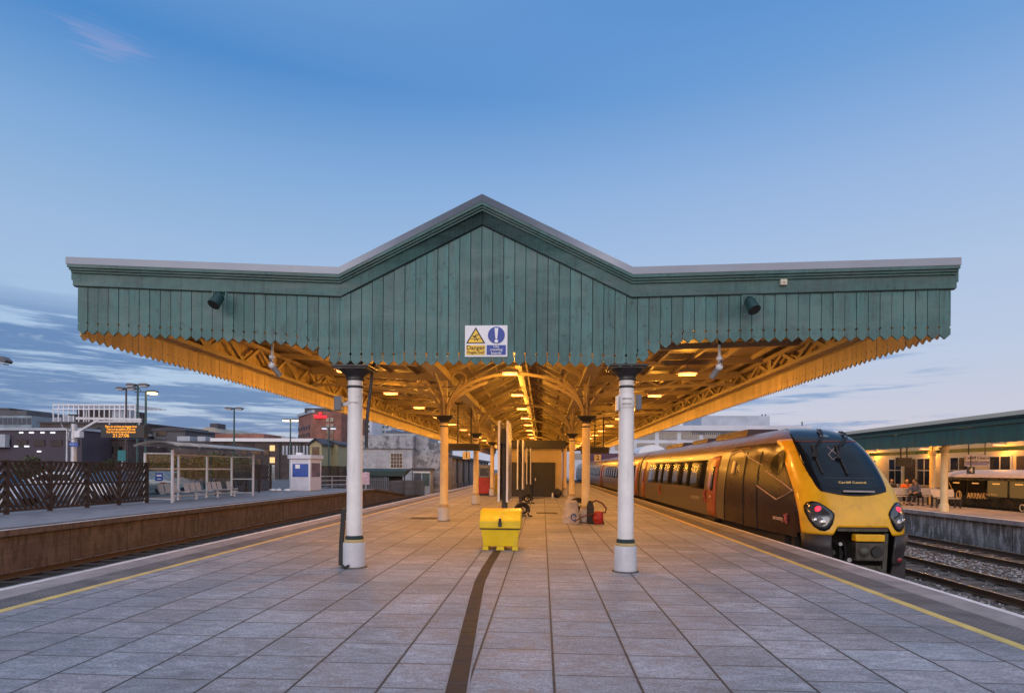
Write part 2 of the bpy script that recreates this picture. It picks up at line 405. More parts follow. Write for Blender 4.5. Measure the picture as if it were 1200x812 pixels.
def glass():
    m = D.materials.new('clear_shelter_glass'); m.use_nodes = True; t = NT(m.node_tree)
    out = t.n['Material Output']; t.n.remove(t.n['Principled BSDF'])
    tr = t.new('ShaderNodeBsdfTransparent'); tr.inputs[0].default_value = (.88, .92, .92, 1)
    gl = t.new('ShaderNodeBsdfGlossy'); gl.inputs['Roughness'].default_value = .04; gl.inputs[0].default_value = (.8, .85, .9, 1)
    fr = t.new('ShaderNodeFresnel'); fr.inputs[0].default_value = 1.45
    mx = t.new('ShaderNodeMixShader'); t.l.new(t.math('MULTIPLY_ADD', fr.outputs[0], .22, .01), mx.inputs[0]); t.l.new(tr.outputs[0], mx.inputs[1]); t.l.new(gl.outputs[0], mx.inputs[2])
    t.l.new(mx.outputs[0], out.inputs[0]); return m
CLEAR = glass()
LAMP = emit('sodium_lamp_diffuser', (1.0, .34, .13), 2.5)
LAMPW = emit('white_lamp', (1.0, .93, .80), 12)
LAMPO = emit('orange_street_lamp', (1.0, .62, .22), 14)
RED_L = emit('red_tail_lamp', (1.0, .02, .05), 2.4)
SIGN_R = emit('red_neon_sign', (1.0, .01, .03), 1.6, .05)
LED = emit('amber_led', (1.0, .36, .02), 1.7, .05)
LEDW = emit('warm_led_text', (1.0, .62, .2), .55, .05)
WIN_L = emit('lit_window', (1.0, .55, .22), .7)

# ------------------------------------------------------------------ world: dusk sky
world = D.worlds.new('World'); scene.world = world; world.use_nodes = True
t = NT(world.node_tree); bg = t.n['Background']
SUN_EL, SUN_ROT = R(3.0), R(200)
sky = t.new('ShaderNodeTexSky', sky_type='NISHITA'); sky.sun_disc = False; sky.sun_elevation = SUN_EL; sky.sun_rotation = SUN_ROT
dv = t.new('ShaderNodeTexCoord').outputs['Generated']
d3 = t.sep(dv); el = t.math('MULTIPLY', t.math('ARCSINE', d3[2]), 57.2958)      # degrees
az = t.math('MULTIPLY', t.math('ARCTAN2', d3[0], d3[1]), 57.2958)               # degrees, + to the right
def ramp(stops, v, hi):
    r = t.new('ShaderNodeValToRGB'); e = r.color_ramp.elements
    while len(e) < len(stops): e.new(.5)
    for q, (p, c) in zip(e, stops): q.position = p/hi; q.color = (*sr(*c), 1)
    t.put(r.inputs[0], t.math('DIVIDE', v, hi)); return r.outputs[0]
left = ramp([(0,(188,198,216)),(6,(170,193,222)),(12,(160,187,221)),(18,(150,180,217)),(25,(122,164,212)),(32,(70,132,198)),(42,(120,160,208)),(55,(168,188,216))], el, 60)
right = ramp([(0,(193,188,209)),(4,(190,191,213)),(9,(178,190,218)),(16,(166,187,219)),(24,(142,173,217)),(31,(106,153,209)),(38,(80,137,203)),(46,(128,166,210)),(55,(168,188,216))], el, 60)  # topmost stops, above the view, brightened to light the paving
front = t.mix(t.step(az, -40, 30), left, right)
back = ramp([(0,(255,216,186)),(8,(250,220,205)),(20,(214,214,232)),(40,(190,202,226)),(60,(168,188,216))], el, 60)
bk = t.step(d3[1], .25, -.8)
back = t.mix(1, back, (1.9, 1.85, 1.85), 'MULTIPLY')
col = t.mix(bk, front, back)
# low stratus on the left, a few scraps on the right, one pink wisp high up
cn = t.noise(t.comb(t.math('MULTIPLY', az, .062), t.math('MULTIPLY', el, .72), 6.1), 1.0, 8, .62, .1)
cn2 = t.noise(t.comb(t.math('MULTIPLY', az, .12), t.math('MULTIPLY', el, 1.6), 8.1), 1.0, 8, .62, .6)
mleft = t.math('MULTIPLY', t.step(el, 14.2, 10.0), t.step(az, -2, -16))
mright = t.math('MULTIPLY', t.math('MULTIPLY', t.step(el, 12.5, 8), t.step(az, 12, 18)), t.step(az, 36, 28))
dark = t.math('MULTIPLY', mleft, t.step(t.math('ADD', cn, t.math('MULTIPLY', t.math('SUBTRACT', cn2, .5), .45)), .38, .52))
darkr = t.math('MULTIPLY', mright, t.step(t.math('ADD', cn, t.math('MULTIPLY', t.math('SUBTRACT', cn2, .5), .5)), .49, .62))
front_c = t.mix(t.math('MULTIPLY', dark, .92), col, sr(82, 120, 174))
front_c = t.mix(t.math('MULTIPLY', t.math('MULTIPLY', mleft, t.step(cn2, .57, .70)), .6), front_c, sr(180, 196, 216))
front_c = t.mix(t.math('MULTIPLY', darkr, .85), front_c, sr(112, 146, 196))
wx = t.math('DIVIDE', t.math('ADD', az, 37.2), 4.6); wy = t.math('DIVIDE', t.math('SUBTRACT', el, 30.3), 1.1)
wd = t.math('SQRT', t.math('ADD', t.math('MULTIPLY', wx, wx), t.math('MULTIPLY', wy, wy)))
wisp = t.math('MULTIPLY', t.step(t.math('ADD', wd, t.math('MULTIPLY', t.math('SUBTRACT', cn2, .5), 3.2)), 0.8, .0), .26)
front_c = t.mix(wisp, front_c, sr(178, 168, 208))
base = t.new('ShaderNodeMix', data_type='RGBA', blend_type='ADD'); base.inputs[0].default_value = .03
t.put(base.inputs[6], front_c); t.put(base.inputs[7], sky.outputs[0])
ground_c = t.mix(t.step(el, 0, -4), base.outputs[2], (.10, .10, .11))
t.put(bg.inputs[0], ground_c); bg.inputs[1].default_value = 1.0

sd = D.lights.new('sun', 'SUN'); sd.energy = .55; sd.angle = R(25); sd.color = (1, .92, .88)
so = D.objects.new('sun', sd); COL.objects.link(so)
sdir = Vector((math.sin(R(200)), math.cos(R(200)), math.tan(R(16)))).normalized()      # towards the afterglow behind the camera
so.rotation_euler = sdir.to_track_quat('Z', 'Y').to_euler()
scene.view_settings.view_transform = 'Standard'; scene.view_settings.look = 'None'
scene.view_settings.exposure = 0; scene.view_settings.gamma = 1
scene.cycles.use_denoising = True
scene.cycles.max_bounces = 7; scene.cycles.transparent_max_bounces = 12; scene.cycles.sample_clamp_indirect = 4.0
scene.cycles.caustics_reflective = False; scene.cycles.caustics_refractive = False
def area(name, loc, power, sx, sy, col=(1, .47, .085), rot=(0,0,0), parent=None, spread=180):
    l = D.lights.new(name, 'AREA'); l.energy = power; l.shape = 'RECTANGLE'; l.size = sx; l.size_y = sy; l.color = col; l.spread = R(spread)
    o = D.objects.new(name, l); COL.objects.link(o); o.location = loc; o.rotation_euler = rot
    return o
# ================================================================== ground, platforms, tracks
def struct(name, mb, m, origin=(0,0,0), kind='structure', bevel=0):
    return tag(mb.build(name, m, origin=origin, bevel=bevel), kind=kind)
YF = 9.6                                   # plane of the canopy gable
XEL, XER = -7.75, 6.28                     # eaves of the canopy
LE, RE = -7.27, 5.58                        # platform edges
ZB = -1.12                                 # ballast level
YEND = 130.0
mb = MB(); mb.add([(-3000,-300,-1.3),(3000,-300,-1.3),(3000,5000,-1.3),(-3000,5000,-1.3)], [(0,1,2,3)]); struct('ground', mb, ASPH)
mb = MB(); mb.add([(0,-12,ZB),(16.4,-12,ZB),(16.4,260,ZB),(0,260,ZB)], [(0,1,2,3)]); struct('trackbed', mb, BALL)
mb = MB(); mb.add([(-13.9,-12,ZB),(-.01,-12,ZB),(-.01,260,ZB),(-13.9,260,ZB)], [(0,1,2,3)]); struct('dark_trackbed', mb, BALLD)
mb = MB(); mb.add([(20.0,-12,ZB),(26,-12,ZB),(26,260,ZB),(20.0,260,ZB)], [(0,1,2,3)]); struct('far_trackbed', mb, BALL)
# island platform
mb = MB(); mb.box(LE+.06, RE-.06, -12, YEND, -1.25, -.02); struct('platform_base', mb, WALLB)
mb = MB(); mb.add([(LE+1.62,-12,0),(RE-1.42,-12,0),(RE-1.42,YEND,0),(LE+1.62,YEND,0)], [(0,1,2,3)]); struct('platform_paving', mb, PAV)
def edge(sx, e, w_white, cope, tac, yel):
    """stone coping, tactile strip and painted lines along one platform edge; sx = +1 runs inwards to +x"""
    a = e
    mb = MB(); mb.box(min(a, a+sx*(cope)), max(a, a+sx*(cope)), -12, YEND, -.14, 0.0); struct('platform_coping', mb, COPE)
    b = a + sx*.012
    mb = MB(); mb.box(min(b, b+sx*w_white), max(b, b+sx*w_white), -12, YEND, -.005, .004); struct('white_edge_line', mb, EDGEW)
    c = a + sx*cope
    mb = MB(); mb.box(min(c, c+sx*tac), max(c, c+sx*tac), -12, YEND, -.1, .0); struct('tactile_strip', mb, TACT)
    d = c + sx*tac
    rest = 1.62 if sx > 0 else 1.42
    mb = MB(); mb.box(min(d, a+sx*rest), max(d, a+sx*rest), -12, YEND, -.1, .0); struct('platform_border_paving', mb, PAV)
    mb = MB(); mb.box(min(d+sx*.01, d+sx*(.01+yel)), max(d+sx*.01, d+sx*(.01+yel)), -12, YEND, -.005, .004); struct('yellow_line', mb, YELL)
edge(1, LE, .10, .58, .47, .12)
edge(-1, RE, .09, .50, .46, .12)
# drain channel covers
dp = [G(530,830), G(541.5,776), G(551.5,728), G(557.5,700), G(562.5,681), G(571,664), G(583,645)]
dpath = [Vector((p.x, p.y, 0)) for p in dp]
mb = MB()
for a, b in zip(dpath, dpath[1:]):
    L = (b-a).length; n = max(1, round(L/.5)); q = (b-a)/n
    for i in range(n): mb.bar(a+q*i+q*.012+Vector((0,0,-.003)), a+q*(i+1)-q*.012+Vector((0,0,-.003)), .155, .018)
tag(mb.build('drain_cover', RUST, origin=dpath[0]), 'rusty brown drain channel running down the middle of the paving to the yellow bin', 'drain cover')
mb = MB()
for a, b in zip(dpath, dpath[1:]): mb.bar(a+Vector((0,0,-.012)), b+Vector((0,0,-.012)), .185, .03)
struct('drain_kerb', mb, COPE)
# small inspection covers in the paving
for i, (px, py, w, lab) in enumerate(((497,607,.9,'flat dark access cover sunk in the paving left of the second left column'), (641,601,.8,'flat dark access cover in the paving in front of the grey double doors'))):
    p = G(px, py); mb = MB(); mb.box(p.x-w/2, p.x+w/2, p.y-.35, p.y+.35, -.01, .006)
    tag(mb.build('access_cover', RUST, origin=(p.x,p.y,0)), lab, 'access cover', 'access covers in the platform paving')
# opposite platform (left) with its ramp, and the car park behind
OX = -13.8
mb = MB(); mb.prism([(-12,-1.3),(64,-1.3),(62,-1.1),(48.5,-.012),(-12,-.012)], 'x', OX, -19.0); struct('opposite_platform', mb, WALLB)
mb = MB(); mb.prism([(-12,-.01),(48.5,-.01),(48.5,.0),(-12,.0)], 'x', OX-.5, -19.0); struct('opposite_platform_surface', mb, GREY0)
mb = MB(); mb.prism([(-12,-.16),(48.4,-.16),(62,-1.2),(62,-1.08),(48.5,.0),(-12,.0)], 'x', OX+.09, OX-.5); struct('opposite_platform_coping', mb, WALLB)
mb = MB(); mb.box(OX-.12, OX+.06, -12, 48.4, -.01, .005); struct('pale_edge_line', mb, EDGEP)
mb = MB(); mb.box(-400, -19.0, -12, 400, -1.28, -.05); struct('car_park', mb, ASPH)
# right-hand platform
PXR = 16.3
mb = MB(); mb.box(PXR+.08, 20.2, -12, 120, -1.25, -.13); struct('right_platform', mb, WALLG)
mb = MB(); mb.box(PXR-.06, PXR+.5, -12, 120, -.16, .0); struct('right_platform_coping', mb, COPE)
mb = MB(); mb.box(PXR+.5, 20.2, -12, 120, -.13, .0); struct('right_platform_surface', mb, BROWNP)
mb = MB(); mb.box(PXR-.05, PXR+.12, -12, 120, -.01, .005); struct('right_edge_line', mb, EDGEW)
mb = MB(); mb.box(23.6, 60, -12, 120, -1.25, .0); struct('station_forecourt', mb, BROWNP)

def track(xc, label, y0, y1, sl0, nsl):
    r = E('railway_track', (xc, y0, ZB), label, 'railway track', 'tracks between the platforms')
    for s in (-1, 1):
        x = xc + s*.753
        mb = MB(); prof = [(-.07,0),(.07,0),(.07,.012),(.012,.03),(.012,.105),(.036,.118),(.036,.15),(-.036,.15),(-.036,.118),(-.012,.105),(-.012,.03),(-.07,.012)]
        mb.prism([(x+a, ZB+.03+b) for a, b in prof], 'y', y0, y1); ra = mb.build('rail', RAIL, r)
        mb = MB(); mb.box(x-.032, x+.032, y0, y1, ZB+.181, ZB+.186); mb.build('rail_head', RAILT, ra)
    first = None
    for k in range(nsl):
        if first is None:
            mb = MB(); mb.box(xc-1.25, xc+1.25, sl0-.125, sl0+.125, ZB-.1, ZB+.03); first = mb.build('sleeper', SLEEP if xc > 0 else SLEEPD, r, bevel=.01)
        else:
            c = first.copy(); COL.objects.link(c); c.parent = r; c.location = (0, .68*k, 0)
track(10.55, 'rusty railway track in pale ballast just right of the yellow-nosed train', -10, 240, 6, 60)
track(14.5, 'railway track close under the whitewashed wall of the right-hand platform', -10, 240, 12, 60)
track(7.27, 'railway track running underneath the yellow-nosed train', -10, 240, 8, 30)
track(-9.05, 'railway track hugging the left edge of the main platform', -10, 240, 4, 50)
track(-12.2, 'dark railway track under the brown wall of the opposite left platform', -10, 240, 4, 50)
# loose ballast stones where the bed is seen from close by
mb = MB(); rng = random.Random(3)
for i in range(9500):
    y = 7 + 22*rng.random()**1.4; x = 8.2 + 8.0*rng.random()
    if any(abs(x-c) < .9 for c in (10.55, 14.5)) and rng.random() < .8: continue
    if any(abs(abs(x-c)-.753) < .09 for c in (10.55, 14.5)): continue
    r = .026 + .034*rng.random(); c = Vector((x, y, ZB+.005+.01*rng.random()))
    vs = [c+Vector((r*rng.uniform(.6,1.3),0,0)), c+Vector((0,r*rng.uniform(.6,1.3),0)), c-Vector((r*rng.uniform(.6,1.3),0,0)), c-Vector((0,r*rng.uniform(.6,1.3),0)), c+Vector((r*rng.uniform(-.4,.4),r*rng.uniform(-.4,.4),r*rng.uniform(.5,1.0)))]
    mb.add(vs, [(0,1,4),(1,2,4),(2,3,4),(3,0,4)])
STN = mat('ballast_stone', (.28,.265,.265), .9, var=.2, scale=2, island=.65)
o = mb.build('ballast_stones', STN, origin=(10.5,12,ZB), fix=False); tag(o, 'loose grey stones scattered over the railway ballast', 'ballast', kind='stuff')

# ================================================================== canopy
can = E('platform_canopy', (-.96, YF, 0), 'big station canopy with teal boarded gable front over the middle platform', 'canopy')
T = [P(83,305,YF), P(401,317,YF), P(566,233,YF), P(740,317,YF), P(1121,306,YF)]
T = [(p.x, p.z) for p in T]
def top(x):
    for (x0,z0),(x1,z1) in zip(T, T[1:]):
        if x <= x1 or (x1,z1) == T[-1]: return z0 + (z1-z0)*(x-x0)/(x1-x0)
def strip(dz0, dz1, y0, y1, xa=None, xb=None):
    pts = [(x, z) for x, z in T]
    if xa is not None: pts[0] = (xa, top(xa)); pts[-1] = (xb, top(xb))
    m = MB()
    for (xA,zA),(xB,zB) in zip(pts, pts[1:]):
        m.prism([(xA,zA-dz0),(xB,zB-dz0),(xB,zB-dz1),(xA,zA-dz1)], 'y', y0, y1)
    return m
strip(.0, .115, YF-.17, YF+.12, -7.86, 6.345).build('cap_flashing', FLASH, can)
m = strip(.117, .165, YF-.165, YF-.02, -7.84, 6.335); m2 = strip(.165, .20, YF-.135, YF-.02, -7.83, 6.33); m3 = strip(.20, .235, YF-.105, YF-.02, -7.82, 6.325)
for q in (m2, m3): m.add(q.v, q.f)
m.build('cornice_moulding', TEALD, can)
xl, xr = XEL-.06, XER+.06
strip(.235, .44, YF-.075, YF-.01, xl, xr).build('fascia_board', TEALD, can)
strip(.44, .455, YF-.062, YF-.01, xl+.01, xr-.01).build('fascia_bead', TEALK, can)
zbp = [P(*p, YF) for p in ((92,392),(335,405.5),(352,408),(370,413),(383,424),(392,428.5),(566,428.5),(738,431),(747,428),(756,423.5),(770,412),(785,407),(800,403),(1112,398.5))]
def zbot(x):
    if x <= zbp[0].x: return zbp[0].z
    for a, b in zip(zbp, zbp[1:]):
        if x <= b.x: return a.z + (b.z-a.z)*(x-a.x)/(b.x-a.x)
    return zbp[-1].z
def board_poly(x0, x1, ztop0, ztop1, zt, gap=.005, hole=True):
    """outline of one pointed valance board, with a half round bite at each edge"""
    xm = (x0+x1)/2; a = x0+gap; b = x1-gap; n = zt+.075; h = zt+.185; r = .017
    L = [(a, ztop0)]
    if hole:
        L += [(a, h+r+.004), (a+r*.7, h+r*.7), (a+r, h), (a+r*.7, h-r*.7), (a, h-r-.004)]
    L += [(a, n), (xm, zt), (b, n)]
    if hole:
        L += [(b, h-r-.004), (b-r*.7, h-r*.7), (b-r, h), (b-r*.7, h+r*.7), (b, h+r+.004)]
    return L + [(b, ztop1)]
rng = random.Random(11)
mb = MB(); nb = round((XER-XEL)/.1785); pw = (XER-XEL)/nb
apex_x = T[2][0]
for i in range(nb):
    x0 = XEL+i*pw; x1 = x0+pw; dy = rng.uniform(-.004, .004)
    zt = zbot((x0+x1)/2) + rng.uniform(-.006, .006)
    mb.prism(board_poly(x0, x1, top(x0)-.36, top(x1)-.36, zt), 'y', YF-.045+dy, YF-.015+dy)
mb.build('gable_boards', TEAL, can)
mb = MB()                                   # backing rails that close the joints, clear of the bites
for i in range(nb):
    x0 = XEL+i*pw; x1 = x0+pw; zt = zbot((x0+x1)/2)
    mb.prism([(x0, top(x0)-.3), (x0, zt+.235), (x1, zt+.235), (x1, top(x1)-.3)], 'y', YF-.008, YF+.03)
mb.build('board_backing', TEALK, can)
# roof
YB = 96.0
zL, zV1, zA, zV2, zR = top(XEL)-.10, T[1][1]-.16, T[2][1]-.12, T[3][1]-.16, top(XER)-.10
RX = [(XEL,zL),(T[1][0],zV1),(T[2][0],zA),(T[3][0],zV2),(XER,zR)]
names = ['awning_roof','gable_roof','gable_roof','awning_roof']
for (a, b, nme) in zip(RX, RX[1:], names):
    mb = MB(); mb.prism([a, b, (b[0], b[1]+.06), (a[0], a[1]+.06)], 'y', YF+.03, YB)
    mb.build(nme, SOFFIT, can)
def rz(x):
    for (x0,z0),(x1,z1) in zip(RX, RX[1:]):
        if x <= x1 or (x1,z1) == RX[-1]: return z0 + (z1-z0)*(x-x0)/(x1-x0)
# purlins
def purl(x, w=.07, h=.11, d=.0):
    mb = MB(); z = rz(x)-d; mb.box(x-w/2, x+w/2, YF+.04, YB, z-h-.005, z-.005); mb.build('purlin', CREAM, can)
for x in (-6.6,-5.75,-4.9,-4.05): purl(x)
for x in (2.3,3.15,4.0,4.85,5.7): purl(x)
for x in (-2.5,-1.75,-.2,.6): purl(x, .07, .10)
mb = MB(); mb.box(T[2][0]-.09, T[2][0]+.09, YF+.04, YB, rz(T[2][0])-.26, rz(T[2][0])-.03); mb.build('ridge_beam', CREAM, can)
XCL, XCR = -3.14, 1.36
for x in (XCL, XCR):                       # valley gutters with plate girder under
    mb = MB(); z = rz(x); mb.box(x-.15, x+.15, YF+.04, YB, z-.30, z-.05); mb.box(x-.20, x+.20, YF+.04, YB, z-.33, z-.302); mb.build('valley_girder', CREAM, can)
# transverse rafters each third of a bay
COLY = [9.85+9.08*k for k in range(9)]
k = 0; y = COLY[0]
RY = []
while y < 92: RY.append(y); y += 9.08/4
for y in RY:
    if y < YF+.2: continue
    mb = MB()
    for (a, b) in zip(RX, RX[1:]):
        ax, az_ = a; bx_, bz_ = b
        pa = Vector((ax+.25*(1 if ax < bx_ else -1), y, rz(ax+.25)-.13)); pb = Vector((bx_-.25, y, rz(bx_-.25)-.13))
        mb.bar(pa, pb, .06, .14)
    mb.build('rafter', CREAM, can)
# eave lattice girders and side valances
for sx, xe in ((1, XEL), (-1, XER)):
    x = xe + sx*.22; zt_ = rz(xe)-.12; zb_ = 4.28
    mb = MB(); mb.box(x-.07, x+.07, YF+.05, YB, zt_-.1, zt_); mb.box(x-.09, x+.09, YF+.05, YB, zb_-.06, zb_+.03)
    y = YF+.1; i = 0; st = 9.08/11
    while y < YB-1:
        y2 = y+st
        if i % 2 == 0: mb.bar((x, y, zb_), (x, y2, zt_-.08), .09, .07, (1,0,0))
        else: mb.bar((x, y, zt_-.08), (x, y2, zb_), .09, .07, (1,0,0))
        if i % 4 == 3: mb.box(x-.03, x+.03, y2-.13, y2+.13, zb_, zt_)
        y = y2; i += 1
    mb.build('eave_girder', CREAM, can)
    mb = MB(); nbs = int((YB-YF)/.1785); rng = random.Random(5)
    for i in range(nbs):
        y0 = YF+.0+i*.1785; y1 = y0+.1785; dd = rng.uniform(-.004,.004)
        pl = board_poly(y0, y1, zt_+.02, zt_+.02, 3.765, .003, hole=i < 120)
        mb.prism(pl, 'x', xe+sx*(.0)+dd, xe+sx*.028+dd)
    mb.build('side_valance', mat('valance_boards_cream', (.56,.42,.24), .5, var=.12, scale=2, stretch=(2,2,.6), island=.13, dirt=(.3,.2,.1), dirt_amt=.4), can)
    mb = MB(); mb.box(min(xe-sx*.09, xe-sx*.02), max(xe-sx*.09, xe-sx*.02), YF-.07, YB, zt_-.12, zt_+.17); mb.build('side_fascia', TEALD, can)
    mb = MB(); mb.box(min(xe-sx*.14, xe+sx*.12), max(xe-sx*.14, xe+sx*.12), YF-.0, YB, zt_+.185, zt_+.2); mb.build('side_flashing', FLASH, can)
    mb = MB(); mb.box(min(xe+sx*.032, xe+sx*.07), max(xe+sx*.032, xe+sx*.07), YF+.05, YB, 4.20, 4.29); mb.build('valance_rail', CREAM, can)
# cantilever trusses and central arches at each pair of columns
def ell(cx, cz, rx, rz_, t): return (cx+rx*math.cos(t), cz+rz_*math.sin(t))
for ky, y in enumerate(COLY):
    for xc, s, xe in ((XCL, -1, XEL+.3), (XCR, 1, XER-.3)):
        mb = MB()
        topc = [Vector((xc+s*.1+(xe-xc-s*.1)*k/8, y, rz(xc+s*.1+(xe-xc-s*.1)*k/8)-.24)) for k in range(9)]
        bot = []
        for k in range(9):
            q = k/8; z0 = 3.95; z1 = 4.34
            bot.append(Vector((xc+s*.1+(xe-xc-s*.1)*q, y, z0+(z1-z0)*(1-(1-q)**2.2))))
        mb.chain(bot, .07, .08); mb.chain(topc, .07, .08)
        for k in range(8):
            if k % 2 == 0: mb.bar(bot[k], topc[k+1], .05, .05)
            else: mb.bar(topc[k], bot[k+1], .05, .05)
        mb.build('cantilever_truss', CREAM, can)
    mb = MB(); cx = (XCL+XCR)/2; rx = (XCR-XCL)/2-.12
    arc = [Vector((ell(cx,3.50,rx,1.18,R(a))[0], y, ell(cx,3.50,rx,1.18,R(a))[1])) for a in range(0,181,10)]
    mb.chain(arc, .07, .09)
    for s in (-1, 1):                       # spandrel rings
        c = Vector((cx+s*1.80, y, 4.50)); mb.tube([c+Vector((.24*math.cos(R(a)),0,.24*math.sin(R(a)))) for a in range(0,361,30)], .028, 6)
    tb = rz(cx)
    for s in (-1, 1): mb.bar((cx+s*2.1, y, rz(cx+s*2.1)-.16), (cx+s*.05, y, rz(cx+s*.05)-.16), .07, .1)
    mb.build('arch_truss', CREAM, can)
# ridge trunking and cables
mb = MB(); mb.box(-.86,-.66,YF+.3,YB-2,4.80,4.90); mb.box(-.55,-.50,YF+.3,YB-2,4.86,4.91)
yy = YF+1
while yy < YB-3:
    mb.box(-1.15,-.42,yy-.02,yy+.02,4.91,4.94); mb.bar((-.76,yy,4.93),(-.76,yy,5.6),.02,.02); yy += 1.72
mb.build('cable_trunking', CREAM, can)

# ================================================================== columns
COLB = mat('lamp_tinted_cream_paint', (.80,.63,.34), .4, var=.08, scale=3, dirt=(.4,.33,.24), dirt_amt=.3, dscale=2.5)  # orange lamplight deepened into the cream of the columns under the lamps
NTH = ['nearest','second','third','fourth','fifth','sixth','seventh','eighth','ninth','tenth','eleventh','twelfth','thirteenth','fourteenth','fifteenth','sixteenth']
def column(x, y, label, white):
    c = E('canopy_column', (x, y, 0), label, 'column', 'columns carrying the big canopy')
    mb = MB(); mb.lathe([(.185,0),(.185,.40),(.172,.425)]); mb.translate = None
    mb.v = [(a+x,b+y,z) for a,b,z in mb.v]; mb.build('pedestal', PED, c)
    mb = MB(); mb.lathe([(.225,0),(.215,.008),(.186,.022)],(x,y,0),18); mb.build('dark_foot_ring', mat('dark_foot_tone',(.09,.08,.07),.9,var=.4,scale=12), c)  # thin dark ring where the column foot meets the paving
    mb = MB(); mb.lathe([(.166,.425),(.168,.435),(.166,.455),(.152,.472)], (x,y,0)); mb.build('base_ring', GOLD if white else CREAM, c)
    mb = MB(); mb.lathe([(.150,.472),(.154,.482),(.150,.497),(.132,.535)], (x,y,0)); mb.build('dark_ring', TEALK if white else CREAM, c)
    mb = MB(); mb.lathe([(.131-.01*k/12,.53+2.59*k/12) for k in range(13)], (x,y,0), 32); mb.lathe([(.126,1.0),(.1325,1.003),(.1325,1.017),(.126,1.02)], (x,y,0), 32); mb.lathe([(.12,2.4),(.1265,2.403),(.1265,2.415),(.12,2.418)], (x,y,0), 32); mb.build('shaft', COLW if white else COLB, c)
    mb = MB(); mb.lathe([(.121,2.985),(.138,2.993),(.142,3.006),(.138,3.019),(.121,3.028)], (x,y,0)); mb.build('neck_ring', BLACK, c)
    mb = MB(); mb.lathe([(.126,3.11),(.155,3.125),(.152,3.15),(.15,3.17),(.175,3.21),(.25,3.265),(.262,3.28)], (x,y,0), 28)
    mb.box(x-.27,x+.27,y-.27,y+.27,3.281,3.31); mb.box(x-.31,x+.31,y-.31,y+.31,3.311,3.335); mb.build('capital', BLACK, c)
    mb = MB(); mb.bar((x,y,3.335),(x,y,rz(x)-.33),.17,.17)
    for dx, dy, L in ((1,0,1.25),(-1,0,1.25),(0,1,1.7),(0,-1,1.7)):
        if not (dy == -1 and y < 10):
            pts = []
            for k in range(9):
                q = k/8; r_ = .11+L*(q**1.9); zz = 3.36+1.05*(q**.8); pts.append(Vector((x+dx*r_, y+dy*r_, zz)))
            mb.chain(pts, .055, .085, (0,0,1))
            tp = [Vector((x+dx*.09, y+dy*.09, 3.36+.15*k)) for k in range(8)]
            for k in (2,4,6): mb.bar(tp[k], pts[k+1], .04, .04)
            for k in (3,5): mb.bar(tp[k+1], pts[k+1], .04, .04)
            mb.bar(pts[-1], (pts[-1].x, pts[-1].y, 4.45), .05, .05)
    for a in (45,135,225,315):
        if y < 10 and a > 180: continue
        pts = [Vector((x+math.cos(R(a))*(.1+.8*(k/6)**1.8), y+math.sin(R(a))*(.1+.8*(k/6)**1.8), 3.36+1.0*(k/6)**.85)) for k in range(7)]
        mb.chain(pts, .04, .06)
    mb.build('bracket', CREAM, c)
    return c
colsets = {}
for side, x in (('left', XCL), ('right', XCR)):
    c0 = column(x, COLY[0], f'white iron column with grey foot and black capital, standing front {side} under the gable', True)
    colsets[side] = c0
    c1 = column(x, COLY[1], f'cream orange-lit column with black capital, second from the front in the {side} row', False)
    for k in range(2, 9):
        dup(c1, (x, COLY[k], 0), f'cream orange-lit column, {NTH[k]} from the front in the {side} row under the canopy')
# fittings on the two front columns
c0 = colsets['left']; y0 = COLY[0]
mb = MB(); mb.box(XCL-.36,XCL-.23,y0-.02,y0+.14,2.62,2.86); mb.build('junction_box', mat('blue_grey_box',(.11,.12,.14),.5), c0, .008)
mb = MB(); mb.box(XCL-.24,XCL-.1,y0+.03,y0+.08,2.7,2.76); mb.build('box_bracket', GREYM, c0)
mb = MB(); mb.tube([(XCL+.26,y0+.1,3.36),(XCL+.24,y0+.1,3.1),(XCL+.20,y0+.1,2.75),(XCL+.165,y0+.1,2.4),(XCL+.165,y0+.1,2.0)], .028, 10); mb.tube([(XCL+.26,y0+.1,3.36),(XCL+.35,y0+.2,3.6)], .03); mb.build('downpipe', DARK, c0)
mb = MB(); mb.box(XCL-.10,XCL+.10,y0-.135,y0-.122,2.74,2.755); mb.lathe([(.012,-.136),(.012,-.120)], (XCL+.09,y0,2.84), 8, 'y'); mb.build('label_strip', GREYM, c0)
mb = MB(); mb.chain([(XCL-.24,y0+.05,.02),(XCL-.235,y0+.05,.4),(XCL-.21,y0+.04,.72),(XCL-.19,y0+.03,.98)], .07, .05, (0,1,0)); mb.tube([(XCL-.22,y0,.06),(XCL-.1,y0-.2,.02),(XCL-.02,y0-.21,.06),(XCL-.05,y0-.2,.02)], .02, 6)
mb.build('strap', RUBBER, c0)
c1 = colsets['right']; 
mb = MB(); mb.box(XCR+.15,XCR+.24,y0-.05,y0+.12,2.64,2.88); mb.build('junction_box', mat('blue_grey_box',(.11,.12,.14),.5), c1, .008)
mb = MB(); mb.lathe([(.130,2.66),(.133,2.665),(.133,2.88),(.130,2.885)], (XCR,y0,0), 28); mb.build('collar', COLW, c1)
mb = MB(); mb.box(XCR-.17,XCR-.135,y0-.08,y0+.08,2.62,2.86); mb.build('side_plate', COLW, c1, .005)
mb = MB(); mb.box(XCR-.09,XCR+.06,y0-.138,y0-.131,2.72,2.735); mb.box(XCR-.09,XCR+.08,y0-.138,y0-.131,2.80,2.82); mb.build('label_strip', GREYM, c1)

